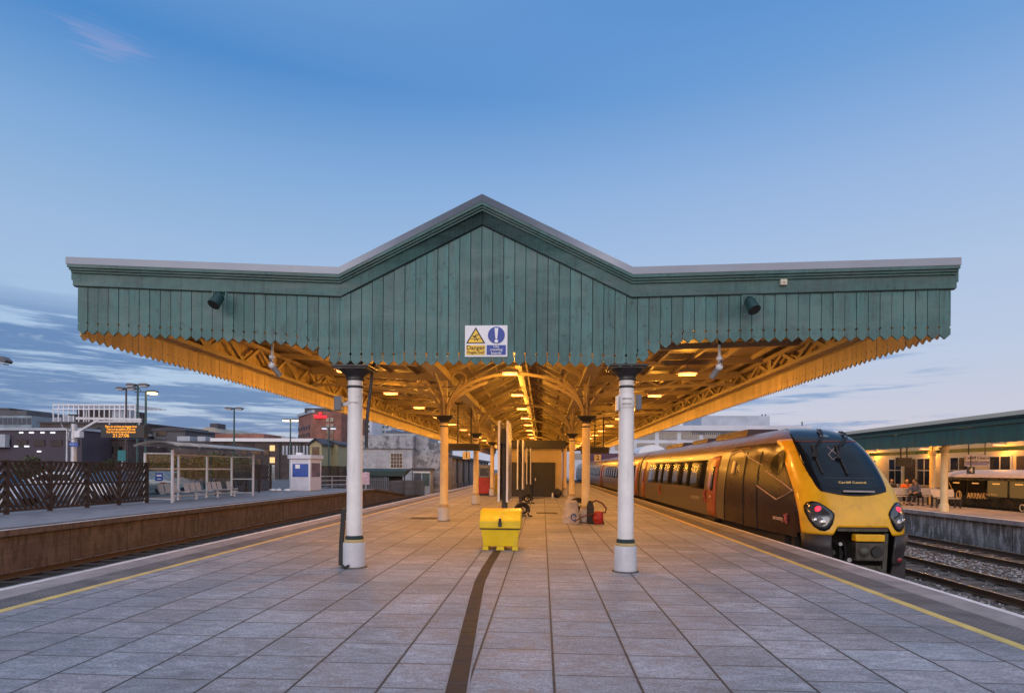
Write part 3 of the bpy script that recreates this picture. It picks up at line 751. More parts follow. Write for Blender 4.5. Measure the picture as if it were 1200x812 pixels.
# ================================================================== lamps below the roof
def lamp(x, y, z, label, w=.42, power=55, grp='sodium lamps lit under the canopy roof', proto=[None]):
    if proto[0] is None:
        r = E('ceiling_lamp', (x,y,z), label, 'lamp', grp)
        m = MB(); m.prism([(-.28,.015),(.28,.015),(.24,.11),(-.24,.11)], 'y', -.17, .17); m.bar((0,0,.1),(0,0,.3),.03,.03); m.build('housing', CREAM, r, local=True)
        m = MB(); m.box(-.22,.22,-.11,.11,-.035,.014); m.build('diffuser', LAMP, r, local=True)
        proto[0] = r
    else: r = dup(proto[0], (x,y,z), label); r['group'] = grp
    if power:
        l = D.lights.new('lamp_light', 'POINT'); l.energy = power; l.color = (1, .43, .045); l.shadow_soft_size = .09
        o = D.objects.new('lamp_light', l); COL.objects.link(o); o.location = (x, y, z-.16)
        area('lamp_downlight', (x, y, z-.05), power*.55, .40, .2, (1, .41, .10))
    return r
PW = 130
for k in range(14):
    y = 12.7+5.15*k
    lamp(-1.0, y, 4.52, f'lit sodium lamp, {NTH[k]} from the front in the middle row under the ridge', power=PW if k < 9 else PW*.8)
for k in range(13):
    y = 16.4+4.75*k
    lamp(3.9, y, 4.27, f'lit sodium lamp, {NTH[k]} from the front in the row above the train side', power=PW*.8)
for k in range(13):
    y = 15.8+4.75*k
    lamp(-5.3, y, 4.27, f'lit sodium lamp, {NTH[k]} from the front in the row under the left awning', power=PW*.8)

# ================================================================== things fixed to the gable
def drum(px, py, label, flip):
    p = P(px, py, YF-.2); r = E('floodlight', (p.x, YF-.05, p.z), label, 'floodlight', 'green drum lights on the gable')
    ax = Vector((.18*flip, -.5, -.75)).normalized(); up = Vector((p.x, YF-.22, p.z+.10))
    q = ax.to_track_quat('Z','Y').to_matrix()
    m = MB(); m.lathe([(.03,-.02),(.065,.0),(.082,.03),(.092,.20),(.096,.21),(.096,.225)], n=20); m.v = [tuple(q @ Vector(v) + up) for v in m.v]; m.build('drum', mat('dark_green_lamp_paint', (.012,.045,.042), .4), r)
    m = MB(); m.lathe([(.086,.226),(.086,.23)], n=20); m.v = [tuple(q @ Vector(v) + up) for v in m.v]; m.build('lens', RUBBER, r)
    m = MB(); m.chain([(p.x+.02*flip,YF-.05,p.z+.17),(p.x+.02*flip,YF-.24,p.z+.17)],.03,.02); m.bar((p.x-.11,YF-.24,p.z+.16),(p.x-.11,YF-.26,p.z+.02),.02,.02); m.bar((p.x+.11,YF-.24,p.z+.16),(p.x+.11,YF-.26,p.z+.02),.02,.02); m.bar((p.x-.11,YF-.24,p.z+.165),(p.x+.11,YF-.24,p.z+.165),.02,.02); m.build('bracket', TEALD, r)
drum(259, 354, 'dark green drum floodlight on the left half of the gable boards', -1)
drum(877, 360, 'dark green drum floodlight on the right half of the gable boards', 1)
p = P(918,331,YF-.1); m = MB(); m.box(p.x-.05,p.x+.05,YF-.13,YF-.075,p.z-.045,p.z+.045); m.lathe([(.015,-.15),(.015,-.13)],(p.x,YF,p.z),8,'y')
tag(m.build('sensor_box', CREAMW, origin=(p.x,YF-.1,p.z), bevel=.006), 'tiny pale square box fixed to the teal fascia on the right', 'sensor box')
def cctv(px, py0, py1, label, s):
    a = P(px, py0, YF+.35); b = P(px, py1, YF+.35)
    r = E('security_camera', tuple(a), label, 'camera', 'cameras hanging under the gable')
    m = MB(); m.tube([(a.x,a.y,a.z+.25),(a.x,a.y,a.z+.06)],.03,10); m.build('pole', BLACK, r)
    m = MB(); m.tube([(a.x,a.y,a.z+.06),(a.x,a.y,b.z+.02)],.022,10); m.lathe([(.03,b.z+.1),(.05,b.z+.12),(.05,b.z+.16),(.03,b.z+.18)],(a.x,a.y,0),12); m.build('hanger', WHITE, r)
    d = Vector((.42*s,.35,-.7)).normalized(); c = Vector((a.x,a.y,b.z)); 
    m = MB(); m.sphere((c.x,c.y,c.z+.0),.06,10,8); m.build('joint', WHITE, r)
    m = MB(); m.bar(c-d*.05, c+d*.22, .075, .075); m.build('camera_body', mat('grey_camera_body',(.24,.23,.22),.5), r, .012)
    m = MB(); m.bar(c-d*.08+Vector((0,0,.045)), c+d*.25+Vector((0,0,.045)), .09, .01); m.build('sun_shield', mat('grey_camera_body',(.24,.23,.22),.5), r)
cctv(319, 405, 428, 'white security camera hanging under the left half of the gable', 1)
cctv(843, 408, 430, 'white security camera hanging under the right half of the gable', -1)
# danger sign
a = P(545,381.5,YF-.06); b = P(594.5,418,YF-.06); sw = b.x-a.x; sh = a.z-b.z
sg = E('warning_sign', (a.x,YF-.05,b.z), 'white sign reading Danger Fragile roof and Use crawling boards on the gable', 'warning sign')
m = MB(); m.box(a.x,b.x,YF-.062,YF-.052,b.z,a.z); m.build('plate', WHITE, sg)
YS = YF-.0655
SY = mat('sign_yellow', (.80,.50,.04), .45); SK = mat('sign_black', (.015,.015,.015), .5)
def sp(u, v): return (a.x+sw*u, b.z+sh*v)
def flat(poly, mt, nm, lay=0, par=None):
    m = MB(); m.prism([sp(*q) for q in poly], 'y', YS-.002*lay-.002, YS-.002*lay); return m.build(nm, mt, par or sg)
tri = flat([(.03,.43),(.255,.94),(.48,.43)], SK, 'warning_triangle')
flat([(.075,.455),(.255,.865),(.435,.455)], SY, 'triangle_field', 1, tri)
fg = MB()
for p0, p1 in (((.20,.63),(.25,.67)),((.25,.67),(.33,.72)),((.25,.67),(.27,.58)),((.27,.58),(.24,.53)),((.27,.58),(.30,.52)),((.25,.66),(.215,.585))):
    q0, q1 = sp(*p0), sp(*p1); fg.bar((q0[0],YS-.006,q0[1]),(q1[0],YS-.006,q1[1]),.012,.003,(0,1,0))
q0 = sp(.335,.70); fg.lathe([(.010,-.008),(.010,-.005)],(sp(.195,.655)[0],YS,sp(.195,.655)[1]),10,'y')
for p0, p1 in (((.13,.57),(.22,.57)),((.22,.57),(.225,.50)),((.31,.57),(.38,.57)),((.31,.57),(.30,.50))):
    q0, q1 = sp(*p0), sp(*p1); fg.bar((q0[0],YS-.006,q0[1]),(q1[0],YS-.006,q1[1]),.007,.003,(0,1,0))
fg.build('falling_figure', SK, tri)
yb = flat([(.035,.06),(.475,.06),(.475,.37),(.035,.37)], SY, 'yellow_field')
BS = mat('sign_blue', (.02,.055,.30), .45)
bb = flat([(.515,.06),(.965,.06),(.965,.37),(.515,.37)], BS, 'blue_field')
cc = sp(.74,.685); m = MB(); m.lathe([(sh*.27,-.003),(sh*.27,0)],(cc[0],YS,cc[1]),40,'y'); rd = m.build('blue_disc', BS, sg)
m = MB(); m.prism([sp(*q) for q in ((.695,.915),(.785,.915),(.76,.57),(.72,.57))],'y',YS-.0055,YS-.0035); m.lathe([(sh*.058,-.0055),(sh*.058,-.0035)],(cc[0],YS,sp(0,.495)[1]),20,'y'); m.build('exclamation_mark', WHITE, rd)
def stx(s, u, v, size, mt, par, sx=1): q = sp(u, v); text(s, size, (q[0],YS-.005,q[1]), FRONT, mt, par, bold=.0004, sx=sx)
stx('Danger', .255, .285, .100, SK, yb); stx('Fragile roof', .255, .135, .058, SK, yb)
stx('Use', .74, .325, .060, WHITE, bb); stx('crawling', .74, .225, .060, WHITE, bb); stx('boards', .74, .115, .060, WHITE, bb)

# ================================================================== things standing on the platform
# grit bin
g = G(586,645); bx0, by0 = g.x, g.y; W2 = .40
bn = E('grit_bin', (bx0,by0+.3,0), 'bright yellow plastic grit bin with padlock standing in the middle of the platform', 'grit bin')
m = MB(); y0 = by0
def fr(hw, d0, d1, z): return [(bx0-hw,y0+d0,z),(bx0+hw,y0+d0,z),(bx0+hw,y0+d1,z),(bx0-hw,y0+d1,z)]
lo = fr(.345,.02,.50,.085); hi = fr(.39,-.04,.56,.47)
m.add(lo+hi, [(0,3,2,1),(4,5,6,7),(0,1,5,4),(1,2,6,5),(2,3,7,6),(3,0,4,7)])
for xx in (-.30,-.0,.30):
    w = .065 if xx else .085
    m.prism([(bx0+xx-w,0),(bx0+xx+w,0),(bx0+xx+w*.8,.09),(bx0+xx-w*.8,.09)],'y',y0+.03,y0+.49)
m.build('bin_body', BINY, bn, .012)
m = MB(); m.prism([(y0-.075,.455),(y0-.075,.61),(y0+.0,.645),(y0+.12,.80),(y0+.52,.83),(y0+.60,.78),(y0+.60,.455)],'x',bx0-.42,bx0+.42); lid = m.build('lid', BINY, bn, .018)
m = MB(); m.box(bx0-.412,bx0+.412,y0-.06,y0+.58,.435,.452); m.build('lid_gap_shade', RUBBER, bn)  # solid black strip standing for the shade under the lid rim
for s_ in (-.25,.25):
    m = MB(); m.box(bx0+s_-.05,bx0+s_+.05,y0+.595,y0+.63,.40,.62); m.build('hinge', DARK, bn)
m = MB(); m.box(bx0-.025,bx0+.025,y0-.092,y0-.077,.58,.66); m.box(bx0-.035,bx0+.035,y0-.125,y0-.085,.50,.585); m.tube([(bx0-.022,y0-.105,.58),(bx0-.022,y0-.105,.62),(bx0,y0-.105,.637),(bx0+.022,y0-.105,.62),(bx0+.022,y0-.105,.58)],.007,6); m.build('padlock', BLACK, lid)
# notice boards seen edge on
ORD = ['nearest','middle','farthest']
def notice(x, y, L, label):
    r = E('notice_board', (x,y,0), label, 'notice board', 'edge-on poster boards down the middle of the platform')
    for s in (-1,1):
        xx = x+s*.105
        m = MB(); m.box(xx-.022,xx+.022,y,y+L,.86,2.84); m.build('poster_panel', mat('grey_poster_panel',(.16,.16,.19),.3,var=.2), r)
        m = MB()
        for yy in (y-.03,y+L): m.box(xx-.027,xx+.027,yy,yy+.03,.84,2.86)
        m.box(xx-.027,xx+.027,y,y+L,.83,.86); m.box(xx-.027,xx+.027,y,y+L,2.84,2.87); m.build('panel_frame', WHITE, r)
    for yy in (y+.22,y+L-.22):
        m = MB(); m.box(x-.04,x+.04,yy-.04,yy+.04,0,2.7); m.build('post', DARK, r)
    m = MB(); m.box(x-.08,x+.08,y+.1,y+L-.1,2.3,2.36); m.build('crossbar', DARK, r)
    return r
for i, (y, px) in enumerate(((14.9,589.5),(24.5,609.5),(33.5,619.5))):
    x = P(px,550,y).x
    notice(x, y, 1.55, f'white-framed double poster board seen edge-on, {ORD[i]} of three on the platform')
# black hose hoops at the feet of two boards
def hoop(px, py, label):
    p = G(px,py); r = E('hose_reel', tuple(p), label, 'hose reel', 'dark hose reels on the platform floor')
    c = p+Vector((0,0,.24))
    m = MB(); m.tube([c+Vector((.24*math.cos(R(a)),.05*math.sin(R(a*2)),.22*math.sin(R(a)))) for a in range(-20,215,15)],.045,8); m.build('hose_coil', RUBBER, r)
    m = MB(); m.tube([c+Vector((.16*math.cos(R(a)),.09,.14*math.sin(R(a)))) for a in range(0,361,30)],.04,8); m.tube([c+Vector((.2,.0,-.12)),c+Vector((.24,-.05,-.21)),c+Vector((.34,-.12,-.215))],.03,6); m.build('inner_coil', RUBBER, r)
    m = MB(); m.box(c.x-.15,c.x+.15,c.y+.03,c.y+.2,0,.05); m.bar((c.x-.1,c.y+.14,.03),(c.x,c.y+.14,.3),.04,.03); m.bar((c.x+.1,c.y+.14,.03),(c.x,c.y+.14,.3),.04,.03); m.build('stand', DARK, r)
hoop(612,605,'black hose reel on the floor by the foot of the middle poster board')
hoop(618,590,'black hose reel on the floor by the foot of the farthest poster board')
# whitewashed stump beside the second right column
p = G(669,612.5); st = E('bollard', (p.x,p.y,0), 'stout whitewashed concrete stump with blue mark left of the second right column', 'bollard')
m = MB(); m.lathe([(.27,0),(.262,.3),(.235,.34),(.21,.62),(.19,.67),(.15,.70)],(p.x,p.y,0),20); m.build('stump', mat('whitewashed_concrete',(.46,.42,.40),.85,var=.25,scale=5,dirt=(.2,.18,.17),dirt_amt=.6,bump=.3),st)
m = MB(); m.tube([Vector((p.x+.07+.075*math.cos(R(a)),p.y-.262,.2+.1*math.sin(R(a)))) for a in range(0,331,30)],.018,6); m.build('blue_mark', BLUE, st)
# hose wheel and cleaning machine behind the second right column
p = G(681,610); hw = E('large_hose_reel', (p.x,p.y+.45,0), 'large black hose wheel leaning behind the second right column', 'hose reel', 'dark hose reels on the platform floor')
c = Vector((p.x-.08,p.y+.45,.36))
m = MB(); 
for rr, yy in ((.34,0),(.30,.05),(.25,.0),(.33,.1)): m.tube([c+Vector((rr*math.cos(R(a)),yy,rr*math.sin(R(a)))) for a in range(0,361,20)],.04,8)
m.build('hose', RUBBER, hw)
m = MB(); m.lathe([(.10,-.05),(.10,.14)],tuple(c),14,'y')
for a in range(0,180,45): m.bar(c+Vector((.3*math.cos(R(a)),.02,.3*math.sin(R(a)))),c-Vector((.3*math.cos(R(a)),-.02,.3*math.sin(R(a)))),.03,.03)
m.build('hub', DARK, hw)
p = G(701,614); vc = E('vacuum_cleaner', (p.x,p.y,0), 'red canister cleaner with looping black hose right of the second right column', 'vacuum cleaner')
m = MB(); m.lathe([(.15,.02),(.16,.05),(.16,.16),(.165,.17),(.165,.19),(.15,.21),(.15,.33),(.12,.38),(.05,.40)],(p.x,p.y,0),18); m.build('canister', REDP, vc)
m = MB(); m.prism([(p.x-.33,.0),(p.x-.12,.0),(p.x-.12,.5),(p.x-.17,.70),(p.x-.27,.72),(p.x-.33,.55)],'y',p.y+.1,p.y+.32); m.build('bag', RUBBER, vc, .03)
m = MB(); m.tube([(p.x-.2,p.y+.1,.66),(p.x-.05,p.y+.05,.72),(p.x+.12,p.y,.64),(p.x+.24,p.y,.48),(p.x+.22,p.y,.36),(p.x+.08,p.y,.36)],.025,8); m.tube([(p.x-.1,p.y-.1,.33),(p.x-.35,p.y-.3,.30),(p.x-.6,p.y-.38,.2),(p.x-.75,p.y-.3,.08)],.018,6); m.build('hose', mat('dark_red_hose',(.10,.02,.018),.5), vc)
m = MB()
for s in (-1,1): m.lathe([(.05,-.02),(.05,.02)],(p.x+s*.15,p.y-.05,.05),12,'x')
m.build('wheels', RUBBER, vc)
# red ticket machine and yellow bin by the left columns
p = G(567.3,580.5); s0 = p.y
tm = E('vending_machine', (p.x,p.y,0), 'red machine with dark glass top between the third and fourth left columns', 'vending machine')
m = MB(); m.box(p.x-.36,p.x+.36,s0,s0+.75,.12,1.12); m.build('cabinet', REDP, tm, .02)
m = MB(); m.box(p.x-.36,p.x+.36,s0+.02,s0+.75,1.122,1.92); m.build('top_case', mat('grey_blue_case',(.16,.19,.24),.4), tm, .02)
m = MB(); m.box(p.x-.27,p.x+.27,s0-.005,s0+.01,1.25,1.72); m.build('display_window', GLASSD, tm)
m = MB(); m.box(p.x-.33,p.x+.33,s0+.05,s0+.7,0,.12); m.build('plinth', RUBBER, tm)
m = MB(); m.tube([(p.x+.10*math.cos(R(a)),s0-.008,.78+.13*math.sin(R(a))) for a in range(0,361,30)],.012,6); m.build('round_emblem', mat('dark_red_paint',(.2,.012,.012),.4), tm)
p = G(582.5,579); yb_ = E('yellow_bin', (p.x,p.y,0), 'slim yellow bin standing behind the fourth left column', 'bin')
m = MB(); m.box(p.x-.16,p.x+.16,p.y,p.y+.4,.03,1.2); m.build('body', BINY, yb_, .03)
m = MB(); m.prism([(p.x-.18,1.2),(p.x+.18,1.2),(p.x+.12,1.38),(p.x-.12,1.38)],'y',p.y-.02,p.y+.42); m.build('hood', BINY, yb_, .02)
# platform building at the end of the clear space
a = P(598,583,36.5); b = P(655,527,36.5)
X0, X1 = P(588,550,36.5).x, P(658,550,36.5).x
wr = E('waiting_room', ((X0+X1)/2,36.5,0), 'cream platform building with dark grey double doors closing off the covered space', 'building')
m = MB(); m.box(X0,X1,36.5,80,0,2.95); m.build('wall', mat('cream_building_wall',(.50,.40,.22),.7,var=.12,scale=1), wr)
m = MB(); m.box(X0-.25,X1+.25,36.2,80.2,2.96,3.42); m.build('flat_roof', BLACK, wr)
dx0, dx1 = P(600,550,36.5).x, P(649,550,36.5).x; dm = (dx0+dx1)/2
DDK = mat('charcoal_door_paint',(.028,.028,.03),.5,var=.2)
for q0, q1, hx in ((dx0,dm-.01,dm-.38),(dm+.01,dx1,dm+.16)):
    m = MB(); m.box(q0,q1,36.42,36.497,.02,2.02); d_ = m.build('door', DDK, wr, .008)
    m = MB(); m.box(hx-.03,hx+.03,36.36,36.418,.98,1.14); m.build('handle', WHITE, d_)
m = MB(); m.box(dx0-.08,dx0-.005,36.40,36.498,0,2.1); m.box(dx1+.005,dx1+.08,36.40,36.498,0,2.1); m.box(dx0-.08,dx1+.08,36.40,36.498,2.03,2.1); m.build('door_frame', DARK, wr)
# bags by the building
p = G(653,583); bg_ = E('rucksack', (p.x,p.y,0), 'dark blue rucksack slumped against the corner of the cream building', 'bag')
m = MB(); m.sphere((p.x,p.y-.1,.27),.26,12,9,(1,.7,1.05)); m.build('sack', mat('navy_fabric',(.025,.028,.05),.8), bg_)
m = MB(); m.sphere((p.x+.05,p.y-.28,.2),.13,10,8,(1.1,.6,1)); m.build('front_pocket', mat('navy_fabric',(.025,.028,.05),.8), bg_)
m = MB(); m.tube([(p.x-.05,p.y-.1,.52),(p.x,p.y-.1,.6),(p.x+.06,p.y-.1,.52)],.018,6); m.build('grab_loop', RUBBER, bg_)
p = G(647.5,583.5); m = MB(); m.lathe([(.045,0),(.05,.02),(.05,.24),(.025,.29),(.022,.33)],(p.x,p.y,0),12)
tag(m.build('bottle', WHITE, origin=(p.x,p.y,0)), 'small white bottle standing on the floor beside the dark rucksack', 'bottle')
# hanging departure screens and platform number plates
def hang(px0, px1, py0, py1, Y, label, num, npx, npy, nl):
    a = P(px0,py0,Y); b = P(px1,py1,Y)
    r = E('departure_screen', ((a.x+b.x)/2,Y,b.z), label, 'departure screen', 'dark screens hung from the canopy')
    m = MB(); m.box(a.x,b.x,Y,Y+.22,b.z,a.z); m.build('case', BLACK, r, .01)
    m = MB(); m.box(a.x+.06,b.x-.06,Y-.006,Y-.001,b.z+.05,a.z-.05); m.build('screen', RUBBER, r)
    for q in (.3,.72):
        x = a.x+(b.x-a.x)*q; m = MB(); m.box(x-.03,x+.03,Y+.08,Y+.14,a.z,rz(x)-.05); m.build('hanger', BLACK, r)
    c = P(npx,npy,Y+.05); h = .17
    n = E('platform_number', tuple(c), nl, 'platform sign', 'platform number plates under the screens')
    m = MB(); m.box(c.x-h,c.x+h,Y+.05,Y+.09,c.z-h,c.z+h); m.build('plate', mat('cream_sign_plate',(.7,.62,.45),.5), n, .01)  # plain cream plate colour, gives no light
    m = MB(); m.box(c.x-.02,c.x+.02,Y+.06,Y+.08,c.z+h,b.z+.02); m.build('stem', BLACK, n)
    text(num, .30, (c.x,Y+.046,c.z), FRONT, SK, n, 'numeral', bold=.008)
hang(525,562,519.5,528,27.2,'dark screen hung under the left awning beside the third left column','1',546.5,533.5,'square cream plate with the numeral 1 below the left dark screen')
hang(690,714,523.5,531.5,30.5,'dark screen hung under the right awning near the second right column','2',700.5,536.5,'square cream plate with the numeral 2 below the right dark screen')
# ================================================================== train
TC = 7.03; ZR = -.95; YT = 13.45              # centre line, rail level, nose tip
BROWN = mat('brown_train_paint', (.022,.011,.012), .28, var=.08, coat=0, spec=.2, rvar=.1)
SILV = mat('silver_train_paint', (.10,.08,.058), .32, metal=.2, var=.08, coat=.06, rvar=.1)
ROOFT = mat('train_roof_paint', (.16,.12,.14), .35, var=.2, coat=.2)
YELT = mat('train_yellow_paint', (.76,.40,.010), .34, var=.1, scale=2, coat=.2, dirt=(.30,.17,.03), dirt_amt=.45, dscale=2.6)
BLK = mat('train_black_gloss', (.007,.009,.013), .14, spec=.28, rvar=.1)
ORDOOR = mat('orange_door_paint', (.30,.075,.018), .35, coat=.2, var=.12)
UNDER = mat('grimy_underframe', (.022,.018,.016), .8, var=.4, scale=5)
CUP = mat('olive_grey_metal', (.07,.07,.055), .55, metal=.3, var=.3, scale=6)
PINK = mat('pale_pink_line', (.62,.46,.42), .4)
XRED = mat('magenta_logo', (.45,.05,.10), .4)
TINT = mat('train_window_glass', (.010,.010,.010), .22, var=.1, spec=.07, rvar=.1)
WSCR = mat('windscreen_glass', (.012,.020,.030), .05, var=.2, spec=.22, rvar=.1)
def interp(tab, v):
    if v <= tab[0][0]: return tab[0][1]
    for (a, x), (b, y) in zip(tab, tab[1:]):
        if v <= b: return x + (y-x)*(v-a)/(b-a)
    return tab[-1][1]
BT = [(.50,1.22),(.62,1.27),(.9,1.325),(1.2,1.36),(1.5,1.368),(1.9,1.36),(2.3,1.325),(2.7,1.265),(3.0,1.195),(3.2,1.12),(3.4,.99),(3.55,.83),(3.66,.66),(3.74,.45),(3.785,.24),(3.80,.02)]
PT = [(.5,.08),(.9,.04),(1.25,.0),(1.6,.05),(1.9,.20),(2.14,.36),(2.4,.60),(2.7,.90),(3.0,1.21),(3.2,1.46),(3.4,1.76),(3.55,2.10),(3.66,2.45),(3.74,2.9),(3.785,3.5),(3.80,4.4)]
def smooth_tab(tab, v):                       # interpolate with a little smoothing
    return (interp(tab, v-.06)+2*interp(tab, v)+interp(tab, v+.06))/4
def bw(h): return smooth_tab(BT, h) if h < 3.62 else interp(BT, h)
def pf(h): return smooth_tab(PT, h) if h < 3.62 else interp(PT, h)
def capR(h): return .95 if h < 3.0 else .95-.35*min(1,(h-3.0)/.7)
NEXP = 2.9
def taper(h): return 1 - .135*max(0, min(1, (3.3-0)/3.3))*(1 if h < 3.2 else max(.4, 1-(h-3.2)))
def nb_(h): return bw(h)*taper(h)
def front(u, h, off=0.0):
    """point of the nose skin at u in [-1, 1] across and height h above the rail"""
    if abs(u) > 1:                             # past the corner: along the tapering side
        ye = pf(h)+capR(h); T0 = max(3.6, ye+.8); y = ye+(abs(u)-1)*2.0; k = max(0, min(1, (T0-y)/(T0-ye)))
        bb = bw(h)+(nb_(h)-bw(h))*k**1.5
        return Vector((TC+math.copysign(bb+off, u), YT+y, ZR+h))
    b = nb_(h); v = max(0.0, 1-abs(u)**NEXP)**(1/NEXP)
    p = Vector((TC+u*b, YT+pf(h)+capR(h)*(1-v), ZR+h))
    if off:
        e = 1e-3
        uu = max(-.995, min(.995, u))
        def q(a, c):
            bb = nb_(c); vv = max(0.0, 1-abs(a)**NEXP)**(1/NEXP); return Vector((TC+a*bb, YT+pf(c)+capR(c)*(1-vv), ZR+c))
        n = (q(uu+e, h)-q(uu-e, h)).cross(q(uu, h+.02)-q(uu, h-.02))
        n.normalize()
        if n.y > 0 and abs(uu) < .9: n = -n
        elif abs(uu) >= .9 and n.x*u < 0: n = -n
        p += n*off
    return p
def ring(h, ys):
    """one open slice of the body at height h from the left rear round the nose to the right rear"""
    b = bw(h); ye = pf(h)+capR(h); T0 = max(3.6, ye+.8)
    sidepts = []
    for y in ys: sidepts.append((b, max(y, T0)))
    for k in range(1, 9):
        q = k/8; sidepts.append((b+(nb_(h)-b)*q**1.5, T0+(ye-T0)*q))
    L = [Vector((TC-x, YT+y, ZR+h)) for x, y in sidepts]
    Rr = [Vector((TC+x, YT+y, ZR+h)) for x, y in sidepts][::-1]
    cap = []
    NC = 32
    for k in range(1, NC):
        a = -math.pi/2+math.pi*k/NC
        u = math.copysign(abs(math.sin(a))**(2/NEXP), a) if a else 0
        cap.append(front(u, h))
    return L, cap, Rr
CARL = 21.9
tr = E('passenger_train', (TC, YT+2, ZR), 'brown and silver train with yellow nose and black windscreen at the right platform edge', 'train')
HS = [1.08,1.2,1.35,1.5,1.65,1.8,1.95,2.1,2.25,2.4,2.55,2.7,2.85,3.0,3.1,3.2,3.28,3.35,3.42,3.49,3.55,3.60,3.65,3.69,3.72,3.745,3.765,3.78,3.79,3.798]
ys = [CARL, 16, 12, 8.6, 6.7, 6.0, 5.55, 5.5]
mb = MB(); rows = []
for h in HS:
    L, c, Rr = ring(h, ys); rows.append((h, L + c + Rr, len(L)))
# boundaries: silver behind y = 5.5, roof above h = 3.30
for i in range(len(rows)-1):
    h0, r0, nl = rows[i]; h1, r1, _ = rows[i+1]
    for k in range(len(r0)-1):
        if h1 <= 1.21 and nl+1 <= k < len(r0)-nl-2: continue
        if h1 <= 1.36 and nl+8 <= k < len(r0)-nl-9: continue        # coupler opening
        m_ = 0
        if h0 >= 3.34: m_ = 2
        elif min(k, len(r0)-2-k) < 7: m_ = 1
        mb.cur = m_
        mb.add([r0[k], r0[k+1], r1[k+1], r1[k]], [(0,1,2,3)], True)
mb.cur = 1
# rear end wall
ends = [(r[1][0], r[1][-1]) for r in rows]
for (a, b), (c, d) in zip(ends, ends[1:]): mb.add([a, b, d, c], [(0,1,2,3)])
body = mb.build('body', [BROWN, SILV, ROOFT], tr, fix=True)
def patch(hs, uL, uR, off, nm, mt, par, nu=28, thick=.0, cols=None):
    mb = MB(); rows = []
    for h in hs:
        a, b = uL(h), uR(h); rows.append([front(a+(b-a)*k/nu, h, off) for k in range(nu+1)])
    mb.grid(rows)
    o = mb.build(nm, mt, par)
    if thick:
        s = o.modifiers.new('solid', 'SOLIDIFY'); s.thickness = thick; s.offset = 0
    return o
def fr_(a, b, n): return [a+(b-a)*k/n for k in range(n+1)]
# yellow front: |u| limit grows downwards
def uy(h): return interp([(1.18,.955),(1.4,.963),(1.9,.970),(2.3,.974),(2.7,.978),(3.0,.985),(3.3,1.0),(3.42,1.02)], h)
mb = MB(); rows = []
for q in fr_(0, 1, 44):
    r_ = []
    for k in range(121):
        u0 = -1+2*k/120; a_ = abs(u0); e_ = max(0, min(1, (a_-.46)/.12)); e_ = e_*e_*(3-2*e_)
        hb = 1.385*(1-e_)+1.205*e_; hh = hb+(3.42-hb)*q; r_.append(front(u0*uy(hh), hh, .006))
    rows.append(r_)
mb.grid(rows); yel = mb.build('yellow_nose', YELT, tr)
s_ = yel.modifiers.new('solid','SOLIDIFY'); s_.thickness = .006; s_.offset = 0
# black windscreen mask and roof dome
def um(h): return interp([(2.04,.40),(2.08,.55),(2.15,.62),(2.25,.665),(2.5,.72),(2.8,.77),(3.1,.80),(3.4,.84),(3.7,.9),(3.795,.95)], h)
def smile(u): return 0
msk = []
mb = MB(); rows = []
for h in fr_(0, 1, 44):
    r_ = []
    for k in range(41):
        u0 = -1+2*k/40
        hb = 2.05+.10*abs(u0)**2.5                     # lower edge turns up at the corners
        hh = hb+(3.797-hb)*h
        r_.append(front(u0*um(hh), hh, .014))
    rows.append(r_)
mb.grid(rows); mask = mb.build('windscreen_surround', BLK, tr)
s_ = mask.modifiers.new('solid','SOLIDIFY'); s_.thickness = .008; s_.offset = 0
mb = MB(); rows = []
for q in fr_(0, 1, 30):
    r_ = []
    for k in range(31):
        u0 = -1+2*k/30; hb = 2.20+.06*abs(u0)**3; hh = hb+(3.29-hb)*q
        r_.append(front(u0*(um(hh)-.11), hh, .022))
    rows.append(r_)
mb.grid(rows); ws = mb.build('windscreen', WSCR, mask)
mb = MB(); mb.chain([front(u, 3.335, .024) for u in fr_(-.80,.80,24)], .012, .014); mb.build('red_stripe', mat('dull_red_stripe',(.35,.05,.05),.4), mask)
mb = MB(); c_ = front(.02,3.47,.02); n_ = (front(.02,3.47,.1)-front(.02,3.47,.02)).normalized(); q = n_.to_track_quat('Z','Y').to_matrix()
mb.lathe([(.10,-.03),(.10,.012),(.08,.02)], n=24); mb.v = [tuple(q @ Vector(v)+c_) for v in mb.v]; mb.build('roof_lamp', mat('lamp_lens_grey',(.12,.16,.20),.1,spec=.8), mask)
# inner frame lines on the glass and the lower display
mb = MB(); mb.chain([front(u, 2.44, .026) for u in fr_(-.5,.5,16)], .008, .008); mb.build('glass_divider', mat('dim_blue_trim',(.05,.08,.11),.4), ws)
pd_ = front(.0,2.33,.03); nn = (front(0,2.3,.1)-front(0,2.3,.0)).normalized()
rot = Matrix((Vector((1,0,0)), (nn.cross(Vector((1,0,0)))).normalized(), nn)).transposed()
text('Cardiff Central', .088, pd_+nn*.012, rot, LEDW, ws, 'destination_text', .001, bold=.001, sx=1.15)
def nose_px(px, py, off=.03):
    """(u, h) of the nose point that lies under a surveyed direction"""
    best = None; d = ray(px, py); u0, u1, h0, h1 = -.98, .98, 1.2, 3.79
    for it in range(4):
        bu = None
        for i in range(15):
            for j in range(15):
                u = u0+(u1-u0)*i/14; h = h0+(h1-h0)*j/14; p = front(u, h)-Vector((0,0,CAMH))
                e_ = p.normalized().dot(d.normalized())
                if bu is None or e_ > bu[0]: bu = (e_, u, h)
        _, u, h = bu; du = (u1-u0)/6; dh = (h1-h0)/6
        u0, u1, h0, h1 = max(-.98,u-du), min(.98,u+du), max(1.2,h-dh), min(3.79,h+dh)
    return bu[1], bu[2]
